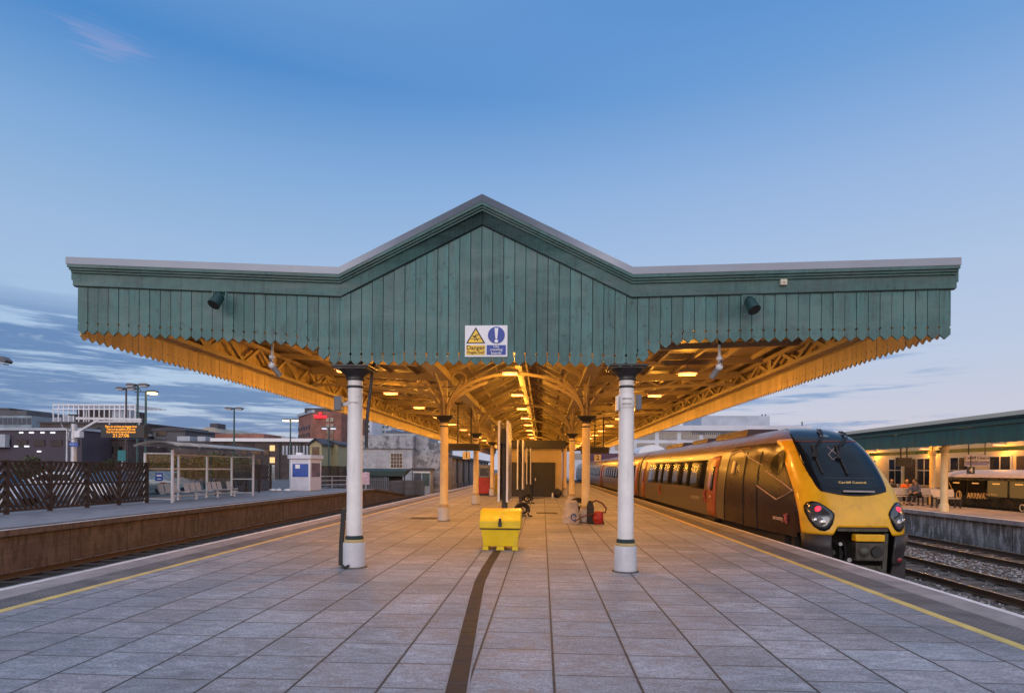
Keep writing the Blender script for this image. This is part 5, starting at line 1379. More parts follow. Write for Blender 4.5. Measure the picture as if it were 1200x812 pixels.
person((p.x-.1,p.y+.05,0), R(-55), 'person in grey blue hooded top and dark trousers seated beside the train nose', mat('grey_blue_cloth',(.16,.17,.24),.85), mat('dark_cloth',(.02,.02,.025),.9), HAIR, .22, .15)
person((p.x+.25,p.y+1.3,0), R(-30), 'person in bright orange jacket sitting behind the hooded figure', mat('orange_cloth',(.62,.14,.02),.8), mat('dark_cloth',(.02,.02,.025),.9), HAIR, .05)
person((p.x-.55,p.y+1.2,0), R(-20), 'person in black coat sitting left of the orange jacket', mat('black_cloth',(.018,.018,.02),.9), mat('dark_cloth',(.02,.02,.025),.9), HAIR, .03)
bench(1073,582.5,'bench seen behind the hooded person, under the orange and black coats',1.9)
# ================================================================== left: fence, shelter, booth, mast on the opposite platform
FX1 = -18.2
def fence(x, y0, y1, label, n):
    r = E('lattice_fence', (x, y0, 0), label, 'fence', 'dark diagonal slat fences on the opposite platform')
    L = (y1-y0)/n; rng = random.Random(int(y0*7))
    for i in range(n):
        a = y0+i*L; b = a+L; H = 1.83
        mb = MB(); mb.box(x-.06, x+.06, a-.06, a+.06, 0, H+.03); mb.build('post', WOODF, r)
        mb = MB(); mb.box(x-.05, x+.05, a+.06, b-.06, H-.06, H+.01); mb.box(x-.025, x+.03, a+.06, b-.06, .96, 1.03); mb.box(x-.025, x+.03, a+.06, b-.06, .08, .16)
        d = 1 if i % 2 else -1; st = .235; w = (b-.06)-(a+.06); k = -14
        z0, z1 = .12, H-.06
        while k < 26:                         # 50 degree slats clipped to the panel
            ys = a+.06+k*st; pts = []
            for (yy, zz) in ((ys, z0), (ys+(z1-z0)*.72, z1)): pts.append((yy, zz))
            (ya_, za_), (yb_, zb_) = pts
            lo, hi = a+.07, b-.07
            f = lambda y: za_+(y-ya_)/(yb_-ya_)*(zb_-za_)
            A = max(ya_, lo); B = min(yb_, hi)
            if B-A > .05:
                p_, q_ = (A, f(A)), (B, f(B))
                if d < 0: p_, q_ = (a+b-p_[0], p_[1]), (a+b-q_[0], q_[1])
                mb.bar((x+rng.uniform(-.004,.004), p_[0], p_[1]), (x, q_[0], q_[1]), .125, .018, (1,0,0))
            k += 1
        mb.build('slat_panel', WOODF, r)
    mb = MB(); mb.box(x-.06, x+.06, y1-.06, y1+.06, 0, 1.86); mb.build('post', WOODF, r)
fence(FX1, 12.2, 26.6, 'dark brown diagonal slat fence at the left end of the opposite platform', 8)
fence(-19.05, 34.0, 41.0, 'dark brown slat fence behind the glass shelter and left of the white booth', 4)
fence(-18.75, 43.5, 56.0, 'dark brown slat fence to the right of the white booth', 6)

# platform shelter
y0, y1 = 26.7, 34.4; XS0, XS1 = -17.05, -18.35
sh_ = E('platform_shelter', (XS0, y0, 0), 'white framed glass waiting shelter with brownish curved roof on the opposite platform', 'shelter')
WF = mat('white_shelter_frame', (.62,.64,.68), .4, var=.06)
for (x, y) in ((XS0,y0),(XS0,y1),(XS1,y0),(XS1,y0+2.55),(XS1,y0+5.1),(XS1,y1)):
    mb = MB(); mb.box(x-.045,x+.045,y-.045,y+.045,0,2.45 if x == XS0 else 2.3); mb.build('post', WF, sh_)
mb = MB(); rows = [[(XS0+.55-2.1*k/8, y, 2.55+.30*math.sin(math.pi*(k/8*.8+.1))) for k in range(9)] for y in (y0-.5,y1+.5)]
mb.grid(rows); o = mb.build('roof', mat('brown_translucent_roof',(.34,.29,.25),.4,var=.3,scale=1.5,dirt=(.5,.46,.42),dirt_amt=.5,dscale=1.5), sh_); s_ = o.modifiers.new('solid','SOLIDIFY'); s_.thickness = .02
mb = MB()
for k in range(6):
    y = y0-.4+k*(y1-y0+.8)/5; mb.chain([(XS0+.55-2.1*j/8, y, 2.50+.30*math.sin(math.pi*(j/8*.8+.1))) for j in range(9)],.035,.035)
mb.build('roof_ribs', WF, sh_)
def rail_(a, b, par=sh_): 
    mb = MB(); mb.bar(a, b, .045, .05); return mb.build('rail', WF, par)
for z in (.18,.95,2.28): rail_((XS1,y0,z),(XS1,y1,z)) if z != .95 else None
for y in (y0,y1):
    for z in (.18,.98,2.28): rail_((XS0,y,z),(XS1,y,z))
for a, b in ((y0,y0+2.55),(y0+2.55,y0+5.1),(y0+5.1,y1)):
    mb = MB(); mb.box(XS1-.006,XS1+.006,a+.07,b-.07,.22,2.24); mb.build('glass_pane', CLEAR, sh_)
    mb = MB(); mb.box(XS1+.007,XS1+.011,a+.07,b-.07,1.52,1.60); mb.build('white_band', WF, sh_)
for y in (y0,y1):
    mb = MB(); mb.box(XS1+.07,XS0-.07,y-.006,y+.006,.22,2.24); mb.build('glass_pane', CLEAR, sh_)
mb = MB(); mb.box(-17.85,-17.5,y0-.014,y0-.008,1.0,1.38); pb = mb.build('blue_notice', BLUE, sh_)
mb = MB(); mb.box(-17.8,-17.55,y0-.018,y0-.0145,1.22,1.30); mb.box(-17.77,-17.58,y0-.018,y0-.0145,1.08,1.12); mb.build('notice_marks', WHITE, pb)
mb = MB(); mb.bar((XS0-.75,y0+.3,.42),(XS0-.75,y1-.4,.42),.07,.07); mb.build('bench_beam', WF, sh_)
SEATM = mat('white_perforated_seat', (.40,.42,.46), .45, var=.1, scale=20)
yy = y0+.75; k = 0
while yy < y1-.6:
    mb = MB(); mb.bar((XS0-.98,yy,.45),(XS0-.58,yy,.43),.44,.025); mb.prism([(XS0-1.0,.46),(XS0-1.10,.86),(XS0-1.075,.86),(XS0-.975,.46)],'y',yy-.21,yy+.21)
    mb.build('seat', SEATM, sh_, .008); k += 1; yy += .52 if k % 3 else 1.0
for y in (y0+1.3,y0+3.2,y0+5.2,y0+7.0):
    mb = MB(); mb.bar((XS0-.75,y,0),(XS0-.75,y,.4),.07,.07); mb.bar((XS0-.75,y-.2,.30),(XS0-.45,y-.2,.30),.04,.04); mb.build('bench_leg', WF, sh_)
mb = MB(); mb.box(XS0-.35,XS0+.1,y1-.3,y1+.2,2.52,2.62); mb.build('roof_light', WHITE, sh_)
# white booth
a = G(372.5,575); bY = 41.6; bx0_ = P(336,575,bY).x; bx1_ = P(363,575,bY).x
bt = E('ticket_booth', ((bx0_+bx1_)/2, bY, 0), 'small white booth with dark blue window beside the slat fence on the opposite platform', 'booth')
BW_ = mat('white_booth_panel', (.58,.58,.64), .45, var=.08)
W_, Hb = bx1_-bx0_, 2.30
mb = MB(); mb.prism([(bx0_,bY+.4),(bx0_+.35,bY),(bx1_,bY),(bx1_,bY+2.2),(bx0_,bY+2.2)],'z',.06,Hb); mb.build('wall', BW_, bt)
mb = MB(); mb.prism([(bx0_-.1,bY+.3),(bx0_+.3,bY-.12),(bx1_+.12,bY-.12),(bx1_+.12,bY+2.3),(bx0_-.1,bY+2.3)],'z',Hb+.005,Hb+.28); mb.build('roof', BW_, bt, .02)
mb = MB(); mb.box(bx0_+.55,bx0_+.95,bY+.2,bY+.6,Hb+.285,Hb+.45); mb.build('roof_vent', WHITE, bt)
mb = MB(); mb.box(bx0_+.42,bx1_-.12,bY-.02,bY-.002,1.02,1.95); fw = mb.build('front_window', BLUE, bt)
mb = MB(); mb.box(bx0_+.62,bx0_+.95,bY-.026,bY-.021,1.62,1.9); mb.build('paper_notice', WHITE, fw)
mb = MB(); mb.box(bx1_+.002,bx1_+.02,bY+.3,bY+1.9,1.02,2.02); mb.build('side_window', mat('mauve_window_glass',(.13,.09,.13),.15), bt)
mb = MB(); mb.box(bx1_-.07,bx1_+.03,bY-.03,bY+.05,.06,Hb); mb.box(bx0_+.3,bx0_+.38,bY-.03,bY+.05,.06,Hb); mb.build('corner_trim', WHITE, bt)
mb = MB(); mb.box(bx0_+.05,bx1_+.02,bY-.04,bY+2.2,0,.06); mb.build('base', GREYM, bt)
# slim notice post on the fence
p = P(318,545,41); np_ = E('notice_post', (p.x,41,0), 'slim pale framed notice standing against the fence left of the white booth', 'sign')
mb = MB(); mb.box(p.x-.22,p.x+.22,41,41.06,.75,1.85); mb.build('frame', GALV, np_)
mb = MB(); mb.box(p.x-.17,p.x+.17,40.99,40.999,.82,1.8); mb.build('poster', mat('pale_green_poster',(.40,.46,.42),.4,var=.4,scale=6), np_)
mb = MB(); mb.box(p.x-.04,p.x+.04,41.01,41.05,0,.75); mb.build('post', GALV, np_)
# kerb bags / white bags at the fence foot
for i, (px, lab) in enumerate(((305,'small white bag at the foot of the fence, left one'),(313,'small white bag at the foot of the fence, middle one'),(325,'small white bag at the foot of the fence, right one'))):
    q = G(px,577); m = MB(); m.sphere((0,0,.09),.22,10,6,(1.2,.7,.5)); m.sphere((.08,0,.14),.14,8,5,(1,.7,.6))
    o = m.build('litter_bag', WHITE, local=True); o.location = (q.x,40.6,0); tag(o, lab, 'bag', 'bags at the foot of the fence'); OFF[o.name] = o.location.copy()
# handrail by the ramp
def railing(pts, label, h=1.0, mid=2, mt=GALV, nm='handrail', cat='railing'):
    r = E(nm, tuple(pts[0]), label, cat)
    up = lambda p, z: Vector((p[0],p[1],p[2]+z))
    for a, b in zip(pts, pts[1:]):
        a = Vector(a); b = Vector(b)
        for j in range(1, mid+2):
            m = MB(); m.tube([up(a,h*j/(mid+1)),up(b,h*j/(mid+1))],.03,6); m.build('rail', mt, r)
    for a in pts: 
        m = MB(); m.tube([Vector(a),up(a,h)],.035,6); m.build('post', mt, r)
railing([(-18.2,44.2,0),(-17.6,45.6,0),(-16.9,47.2,0),(-16.2,48.6,0)], 'grey tubular handrail beside the white booth at the platform ramp')
q = P(428.5,565,47.5); sp_ = E('warning_post', (q.x,47.5,0), 'small pink and white notice on a post at the end of the opposite platform', 'sign')
m = MB(); m.box(q.x-.3,q.x+.3,47.5,47.53,.35,1.35); m.build('board', mat('pink_white_notice',(.58,.40,.45),.5,var=.3,scale=6), sp_)
m = MB(); m.box(q.x-.03,q.x+.03,47.535,47.57,0,1.4); m.build('post', GALV, sp_)
# display mast
m0 = P(86.5,540,24.4); MX, MY = m0.x, 24.4
dm_ = E('display_mast', (MX,MY,0), 'pale mast with long arm carrying an amber departure display above the slat fence', 'display mast')
mb = MB(); mb.tube([(MX,MY,0),(MX,MY,3.45)],.115,14); mb.build('mast', GALV, dm_)
zt = P(86,490,MY).z; e_ = P(166,492,MY)
mb = MB(); mb.bar((MX+.1,MY,zt),(e_.x,MY,zt-.05),.08,.10); mb.bar((MX+1.0,MY,zt-.14),(e_.x,MY,zt-.14),.05,.06); mb.build('arm', GALV, dm_)
mb = MB(); mb.bar((MX+.1,MY,zt-.62),(MX+1.1,MY,zt-.06),.07,.08); mb.build('brace', GALV, dm_)
mb = MB(); mb.box(MX+.12,MX+.36,MY-.15,MY+.1,zt-.82,zt-.55); mb.tube([(MX+.2,MY-.1,zt-.8),(MX-.1,MY-.14,zt-.95),(MX-.12,MY-.14,zt-.6),(MX,MY-.14,zt-.5)],.015,5); mb.build('control_box', WHITE, dm_, .01)
a = P(118,497.5,MY-.1); b = P(169,513,MY-.1)
mb = MB(); mb.box(a.x,b.x,MY-.1,MY+.18,b.z,a.z); db = mb.build('display_board', BLACK, dm_, .01)
for x in (a.x+.3,b.x-.3): mb = MB(); mb.bar((x,MY+.02,a.z),(x,MY+.02,zt-.1),.04,.04); mb.build('board_hanger', GALV, dm_)
cxm = (a.x+b.x)/2-.06; hh_ = a.z-b.z
for i, (s_t, fz, sz) in enumerate((('Please do not leave any baggage items',.86,.125),('Train is at the platform all the way',.655,.125),('Stop here about internal allowance',.45,.125),('21:27:06',.17,.21))):
    text(s_t, sz, (cxm,MY-.106,b.z+hh_*fz), FRONT, LED, db, 'led_line', .001, bold=.002, sx=.72 if i < 3 else 1)
q = P(86,520.5,MY-.14); mb = MB(); mb.box(q.x-.2,q.x+.2,MY-.14,MY-.12,q.z-.09,q.z+.09); zp = mb.build('zone_plate', BLUE, dm_)
text('ABC', .14, (q.x,MY-.143,q.z), FRONT, mat('pale_blue_lettering',(.3,.45,.75),.4), zp, sx=1.3)
q = P(86,487,MY); mb = MB(); mb.box(q.x-.16,q.x+.16,MY-.1,MY+.1,q.z,q.z+.05); mb.build('mast_cap', DARK, dm_)
# bracket lamp at the left frame edge
q = P(4,425,13.0); lp = E('platform_lamp', (q.x-2.2,13,0), 'grey lamp head on a bracket arm at the far left edge of the view', 'lamp post')
mb = MB(); mb.prism([(q.x-.25,q.z+.05),(q.x+.12,q.z-.02),(q.x+.15,q.z+.04),(q.x+.05,q.z+.13),(q.x-.2,q.z+.16)],'y',12.9,13.1); mb.build('lamp_head', mat('grey_lamp_casting',(.10,.10,.11),.5), lp, .015)
mb = MB(); mb.tube([(q.x-2.2,13,0),(q.x-2.2,13,q.z-.3),(q.x-1.9,13,q.z),(q.x-.2,13,q.z+.1)],.05,8); mb.build('post', DARK, lp)
mb = MB(); mb.prism([(q.x-.2,q.z+.02),(q.x+.08,q.z-.03),(q.x+.06,q.z-.05),(q.x-.16,q.z-.02)],'y',12.93,13.07); mb.build('lens', mat('pale_lens',(.4,.42,.45),.3), lp)

# ================================================================== lamp posts in the car park
def lpost(px, pyt, Y, label, kind, lit=None, pole=mat('green_lamp_pole',(.03,.07,.065),.5)):
    p = P(px, pyt, Y); s = Y/700*1.2
    r = E('street_lamp', (p.x,Y,0), label, 'street lamp', 'lamp posts beyond the opposite platform')
    mb = MB(); mb.tube([(p.x,Y,-.05),(p.x,Y,p.z)],[.10+.03*s,.07+.02*s],8); mb.build('pole', pole, r)
    sides = (-1,1) if kind == 'double' else (1,)
    for sd in sides:
        mb = MB(); w = .95; mb.prism([(p.x+sd*.06,p.z+.02),(p.x+sd*.22,p.z-.07),(p.x+sd*.82,p.z-.08),(p.x+sd*.92,p.z+.0),(p.x+sd*.72,p.z+.11),(p.x+sd*.28,p.z+.10)],'y',Y-.2,Y+.2); h = mb.build('lamp_head', mat('grey_lamp_casting',(.10,.10,.11),.5), r)
        mb = MB(); mb.box(min(p.x+sd*.26,p.x+sd*.8),max(p.x+sd*.26,p.x+sd*.8),Y-.22,Y+.17,p.z-.18,p.z-.085); mb.build('lens', lit or mat('pale_lens',(.4,.42,.45),.3), h)
        if kind == 'single':
            mb = MB(); mb.bar((p.x,Y,p.z),(p.x-.9,Y,p.z-.02),.06,.06); mb.bar((p.x-.4,Y,p.z+.02),(p.x-.65,Y,p.z+.5),.04,.04); mb.build('bracket', pole, r)
    return r
BRP = mat('brown_lamp_pole',(.06,.04,.045),.5)
lpost(148,455,52,'unlit brown lamp post, leftmost of the group above the amber display','double',None,BRP)
lpost(161.5,451,46,'unlit green lamp post with the broadest twin heads, middle of the left group','double')
lpost(171,459,44,'lit lamp post glowing orange, rightmost of the group above the amber display','single',LAMPO)
lpost(274.5,478.5,58,'unlit twin-headed lamp post standing alone against the clouds above the shelter','double')
lpost(340.5,491.5,66,'lit twin-headed lamp post above the white booth','double',LAMPO)
lpost(385.5,501,70,'pale twin-headed lamp post in front of the red brick hotel','double',emit('pale_lamp_glow',(.75,.82,1.0),.9))
lpost(78.5,502,60,'thin grey lamp post with curved arm left of the display mast','single',None,GALV)

# ================================================================== buildings beyond
def bx(px0, px1, py0, py1, Y):
    a = P(px0,py0,Y); b = P(px1,py1,Y); return a.x, b.x, b.z, a.z
def block(nm, label, cat, px0, px1, pyt, Y, depth, mt, z0=-.6, roof=None, rh=.6, origin=None, rm=None):
    x0, x1, _, z1 = bx(px0,px1,pyt,pyt,Y); 
    r = E(nm, ((x0+x1)/2,Y,0), label, cat)
    mb = MB(); mb.box(x0,x1,Y,Y+depth,z0,z1); mb.build('wall', mt, r)
    if roof:
        mb = MB(); mb.box(x0-.3,x1+.3,Y-.3,Y+depth+.3,z1+.01,z1+rh); mb.build('roof', rm or roof, r)
    return r, x0, x1, z1
def wins(r, x0, x1, z0, z1, Y, nx, nz, fx, fz, mt, lit=None, rng=random.Random(9), frame=None):
    dx = (x1-x0)/nx; dz = (z1-z0)/nz
    base = None
    for i in range(nx):
        for j in range(nz):
            cx = x0+dx*(i+.5); cz = z0+dz*(j+.5); m_ = mt
            if lit and rng.random() < .07: m_ = lit
            mb = MB(); mb.box(cx-dx*fx/2,cx+dx*fx/2,Y-.06,Y-.01,cz-dz*fz/2,cz+dz*fz/2); w = mb.build('window', m_, r)
            if frame:
                mb = MB(); mb.box(cx-dx*fx/2-.12,cx+dx*fx/2+.12,Y-.14,Y-.065,cz-dz*fz/2-.2,cz-dz*fz/2-.02); mb.build('sill', frame, w)
DKR = mat('dark_roof', (.06,.055,.065), .7, var=.2, scale=.3)
PALE = mat('pale_grey_panel', (.36,.40,.45), .5, var=.15, scale=.4)
DGREY = mat('dark_grey_cladding', (.075,.075,.085), .6, var=.25, scale=.5)
# glass office at far left
r, x0, x1, z1 = block('office_building','pale glass office building with stepped dark top at the far left','building',-30,37,487,150,30,mat('blue_grey_glass_wall',(.20,.27,.33),.25,var=.25,scale=.4), rm=DKR)
wins(r,x0,x1,.5,z1,150,12,5,.86,.62,GLASSB,None)
xa,xb,_,zz = bx(-30,31,486,486,153); mb = MB(); mb.box(xa,xb,153,175,z1+.02,P(0,481,153).z); mb.build('upper_storey', DGREY, r)
xa,xb,_,_ = bx(-30,11,481,481,156); mb = MB(); mb.box(xa,xb,156,170,P(0,481,153).z+.02,P(0,478,156).z); mb.build('plant_room', DKR, r)
# long dark multi storey in front of it
r, x0, x1, z1 = block('long_building','long dark purple-brown building with strip lights behind the left fence','building',-60,96,504,110,30,mat('purple_brown_wall',(.052,.042,.058),.7,var=.2,scale=.3), roof=PALE, rh=.5)
for (px, py, w) in ((37,507,6),(25,507,5),(50,507,5),(62,507,6),(19,523,5),(31.5,523,6),(46,529,5)):
    q = P(px,py,109.9); mb = MB(); mb.box(q.x-w*.075,q.x+w*.075,109.80,109.95,q.z-.12,q.z+.16); mb.build('strip_light', emit('cool_strip',(.85,.88,1),.9) if 'cool_strip' not in D.materials else D.materials['cool_strip'], r)
for k in range(5):
    q = P(6+k*20,518,109.9); mb = MB(); mb.box(q.x-1.1,q.x+1.1,109.85,109.97,q.z-.7,q.z+.5); mb.build('window', GLASSD, r)
q = bx(-10,9,509,524,109.5); mb = MB(); mb.box(q[0],q[1],108.9,109.99,q[2],q[3]); mb.build('pale_bay', PALE, r)
# brewery-like block with white roof frame
r, x0, x1, z1 = block('brick_block','brown brick block with white steel roof frame beyond the display mast','building',47,158,496,135,30,BRICKB, roof=DKR, rh=.4)
xa,xb,za,zb = bx(90,131,478,500,138); mb = MB(); mb.box(xa,xb,138,150,z1,zb); mb.build('upper_block', BRICKB, r)
for i in range(2):
    q = P(99+3*i,485,137.8); mb = MB(); mb.tube([(q.x,137.7,z1),(q.x,137.7,zb-.3)],.25,8); mb.build('flue', GALV, r)
xa,xb,za,zb = bx(61,157,474,498,136); mb = MB()
nx = 16
for i in range(nx+1): x = xa+(xb-xa)*i/nx; mb.bar((x,136.4,z1+.4),(x,136.4,zb),.18,.18)
for z in (zb,zb-1.0,): mb.bar((xa,136.4,z),(xb,136.4,z),.28,.28)
mb.bar((xa,148,zb),(xb,148,zb),.28,.28)
for i in range(nx+1): x = xa+(xb-xa)*i/nx; mb.bar((x,136.4,zb),(x,148,zb),.15,.15)
mb.build('steel_frame', WHITE, r)
for (p0,p1,t_) in ((63,72,489),(75,86,486),(131,150,480)):
    xa,xb,_,zz = bx(p0,p1,t_,t_,137); mb = MB(); mb.box(xa,xb,137,141,z1,zz); mb.build('plant_unit', PALE, r)
wins(r,x0+2,x1-2,1.0,z1-1.5,135,10,3,.35,.5,GLASSD,WIN_L)
xa,xb,za,zb = bx(88,112,499,543,120); rr, a_, b_, c_ = block('dark_shed','dark slate coloured shed wall right behind the display mast','building',88,113,502,120,10,DGREY, roof=DKR, rh=.3)
wins(rr,a_+.3,b_-.3,4.5,c_-.4,120,3,1,.6,.5,GLASSD)
rr, a_, b_, c_ = block('brick_house','dull brick building with tall chimney wall beneath the amber display','building',112,150,515,118,12,BRICKB, roof=DKR, rh=.5)
wins(rr,a_+.5,b_-.5,1,c_-.8,118,3,2,.4,.55,GLASSD,WIN_L)
# barn with curved roof and pale roofs behind
xa,xb,_,zz = bx(180,217,505,505,130); br = E('arched_hall',((xa+xb)/2,130,0),'dark hall with arched roof right of the lamp post group','building')
mb = MB(); mb.box(xa,xb,130,150,-.5,zz); mb.build('wall', DGREY, br)
n = 10; top_ = [(xa-.3+(xb-xa+.6)*k/n, zz+.02+ (P(0,500,130).z-zz)*math.sin(math.pi*(.12+.76*(1-k/n)))**1.0) for k in range(n+1)]
mb = MB(); mb.prism([(xa-.3,zz+.01)]+top_+[(xb+.3,zz+.01)],'y',129.6,150); mb.build('arched_roof', DKR, br)
mb = MB(); q = bx(183,195,504,511,130); mb.box(q[0],q[1],129.93,129.99,q[2],q[3]); mb.build('window', GLASSD, br)
xa,xb,_,zz = bx(212,262,510,510,190); hr = E('pale_roofed_hall',((xa+xb)/2,190,0),'large hall with pale cream sheet roof in the distance above the shelter','building')
mb = MB(); mb.box(xa,xb,190,230,-.5,zz); mb.build('wall', DGREY, hr)
mb = MB(); pts = [(px,py) for px, py in ((210,511),(218,503.5),(226,501.5),(236,504),(244,500.5),(252,501),(258,505),(264,511))]
mb.prism([(P(a,b,190).x,P(a,b,190).z) for a,b in pts],'y',189,235); mb.build('sheet_roof', mat('cream_sheet_roof',(.36,.33,.27),.7,var=.3,scale=.15), hr)
q = bx(246,255,496,501,191); mb = MB(); mb.box(q[0],q[1],191,196,q[2]-.3,q[3]); mb.build('roof_house', DKR, hr)
# long brick building, white fascia, lit windows
r, x0, x1, z1 = block('brown_brick_building','long brown brick building with white fascia and two lit windows behind the booth','building',200,367,517,88,26,BRICKB)
mb = MB(); q = P(248,517,88); mb.box(q.x,x1+.4,87.6,114,z1+.01,z1+.5); mb.build('white_fascia', WHITE, r)
xa,xb,_,zz = bx(252,309,508,508,93); mb = MB(); mb.box(xa,xb,93,105,z1+.5,zz); mb.build('upper_storey', BRIDGE, r)
xa,xb,_,zz = bx(309,362,514,514,95); mb = MB(); mb.box(xa,xb,95,108,z1+.5,zz); mb.build('upper_storey', DGREY, r)
for (px, py, m_) in ((319,525,WIN_L),(319,539,WIN_L),(303,529,GLASSD),(303,541,GLASSD),(287,529,GLASSD),(287,541,GLASSD),(312,530,GLASSD)):
    q = P(px,py,87.9); mb = MB(); mb.box(q.x-.38,q.x+.38,87.9,87.97,q.z-.42,q.z+.42); mb.build('window', m_, r)
for k in range(8):
    q = P(332+k*4,526,87.9); mb = MB(); mb.box(q.x-.14,q.x+.14,87.9,87.97,q.z-.9,q.z+.5); mb.build('window', PALE, r)
for i,(px,py,w_,lab) in enumerate(((174,524,8,1),(213,541,9,2))): pass
for px in (262,296,327,352):
    q = P(px,530,87.8); mb = MB(); mb.tube([(q.x,87.8,-.5),(q.x,87.8,z1)],.07,6); mb.build('downpipe', DARK, r)
for px,w_ in ((215,2.2),(236,1.4),(335,1.6)):
    q = P(px,515,98); mb = MB(); mb.box(q.x-w_/2,q.x+w_/2,98,100,z1+.5,z1+1.3); mb.build('roof_plant', PALE, r)
# hotel
r, x0, x1, z1 = block('hotel_tower','tall red brick hotel tower with red lettered sign','building',366,400,482,125,18,BRIDGE)
HB = brick_mat('red_brick_lit',(.36,.135,.09),(.30,.11,.075),(.26,.18,.14),2.5)  # brightened copy of the red brick, side wing's light put into its colour
wg = MB(); xs,_,_,_ = bx(352,352,484,484,137); wg.prism([(x0-.02,125.02),(x0-.02,143),(xs,137),(xs+.0,136)],'z',-.5,z1-.4); wg.build('side_wing', HB, r)
xa,xb,_,zt2 = bx(357,384,478,478,128); mb = MB(); mb.box(xa,xb,128,140,z1,zt2); mb.build('roof_plant', DKR, r)
mb = MB(); mb.prism([(xs-.2,135.5),(x0,124.8),(x0+.6,124.8),(xs+.6,137)],'z',z1-.3,z1+.3); mb.build('white_eaves', PALE, r)
for k in range(5):
    for j in range(6):
        f = (k+.5)/5.5; x = xs+(x0-xs)*f; y = 136+(125-136)*f
        mb = MB(); dz = (z1-2-2)/6; z = 1.6+dz*j
        d_ = Vector((x0-xs,125-136,0)).normalized(); n_ = Vector((d_.y,-d_.x,0))
        c = Vector((x,y,z+dz/2))+n_*.25*(1 if n_.y < 0 else -1); mb.bar(c-d_*.28,c+d_*.28,.08,dz*.55); mb.build('window', GLASSD, r)
for px in (384,389):
    for j in range(9):
        q = P(px,490,124.9); dz = (z1-2)/9; mb = MB(); mb.box(q.x-.35,q.x+.35,124.85,124.95,.8+dz*j+.3,.8+dz*j+dz-.15); mb.build('window', GLASSD, r)
q = P(375.5,488,124.5); text('Maldron', .95, (q.x,124.6,q.z), FRONT, SIGN_R, r, 'sign_lettering', .1, bold=.03, sx=.85)
mb = MB(); c = Vector((q.x-.1,124.6,q.z+.75)); mb.prism([(c.x+k*.45,c.z+v*.45) for k,v in ((-.8,-.5),(-.55,.4),(-.2,0),(0,.7),(.2,0),(.55,.4),(.8,-.5))],'y',124.55,124.7); mb.build('sign_emblem', SIGN_R, r)
# white tower blocks
r, x0, x1, z1 = block('apartment_tower','white apartment tower with blue-green windows, left of the stone wall','building',400,436,489,150,14,mat('white_tower_render',(.55,.57,.62),.6,var=.1,scale=.3))
wins(r,x0+.4,x1-.4,3,z1-.4,149.99,7,9,.42,.52,GLASSB,None)
r, x0, x1, z1 = block('apartment_tower','lower white apartment block with greenish glass beside the taller tower','building',436,458,496,160,14,mat('white_tower_render',(.55,.57,.62),.6))
wins(r,x0+.4,x1-.4,3,z1-.3,159.99,4,8,.6,.5,mat('green_glass',(.10,.20,.21),.15),None)
xa,xb,_,zz = bx(452,486,507,507,120); gb = E('gabled_roof_building',((xa+xb)/2,120,0),'blue-grey gabled roofs just above the weathered stone wall','building')
mb = MB(); mb.box(xa,xb,120,130,-.5,zz); mb.build('wall', PALE, gb)
for q0, q1 in ((453,470),(468,486)):
    u0, u1 = P(q0,507,120).x, P(q1,507,120).x; mb = MB(); mb.prism([(u0-.2,zz+.01),((u0+u1)/2,P(0,501 if q0 == 453 else 503,120).z),(u1+.2,zz+.01)],'y',119.7,130); mb.build('roof', mat('blue_slate',(.07,.10,.16),.5,var=.2), gb)
# yellow houses
for (p0,p1,pt,pr,Y,lab) in ((363,377,521,514,80,'small pale yellow gabled house left of the two by the booth'),(375,396,521,516,84,'pale yellow gabled building with round sign in front of the hotel')):
    xa,xb,_,zz = bx(p0,p1,pt,pt,Y); hs_ = E('gabled_house',((xa+xb)/2,Y,0),lab,'house')
    mb = MB(); mb.prism([(xa,-.5),(xb,-.5),(xb,zz),((xa+xb)/2,P(0,pr,Y).z),(xa,zz)],'y',Y,Y+9); mb.build('wall', mat('pale_yellow_render',(.36,.31,.17),.7,var=.1), hs_)
    m_ = (xa+xb)/2; zp_ = P(0,pr,Y).z; mb = MB()
    mb.prism([(xa-.3,zz-.1),(m_,zp_+.02),(m_,zp_+.3),(xa-.3,zz+.15)],'y',Y-.3,Y+9.2); mb.prism([(xb+.3,zz-.1),(m_,zp_+.02),(m_,zp_+.3),(xb+.3,zz+.15)],'y',Y-.3,Y+9.2); mb.build('roof', DKR, hs_)
    mb = MB(); mb.box(m_-.5,m_+.5,Y-.05,Y-.005,zz-1.4,zz-.3); mb.build('window', GLASSD, hs_)
# stone station buildings past the ramp
YS_ = 64.5
x0, x1, _, _ = bx(424,496,550,550,YS_); zc = P(460,525.5,YS_).z; zp = P(460,510,YS_).z
st_ = E('stone_building', ((x0+x1)/2,YS_,ZB), 'weathered pale stone building with tall parapet and small-paned window past the platform ramp', 'building')
mb = MB(); mb.box(x0-1.4,P(483,550,YS_).x,YS_,YS_+8,ZB-.2,zc); mb.build('wall', STONE, st_)
mb = MB(); mb.box(P(483,550,YS_).x+.01,P(519,550,YS_+1).x,YS_+1.0,YS_+8,ZB-.2,zc-.1); mb.build('set_back_wall', STONED, st_)
mb = MB(); mb.box(x0-1.6,P(484,550,YS_).x,YS_-.25,YS_+8,zc+.005,zc+.25); mb.build('cornice', STONED, st_)
mb = MB(); mb.box(x0-1.4,P(483.5,550,YS_).x,YS_+.1,YS_+7,zc+.255,zp); mb.build('parapet', STONED, st_)
mb = MB(); mb.box(P(484,550,YS_).x,P(500,550,YS_).x,YS_+1.2,YS_+7,zc-.09,zp-.1); mb.box(P(496,550,YS_).x,P(519,550,YS_).x,YS_+1.6,YS_+7,zc-.09,zp-.7); mb.build('stepped_parapet', STONED, st_)
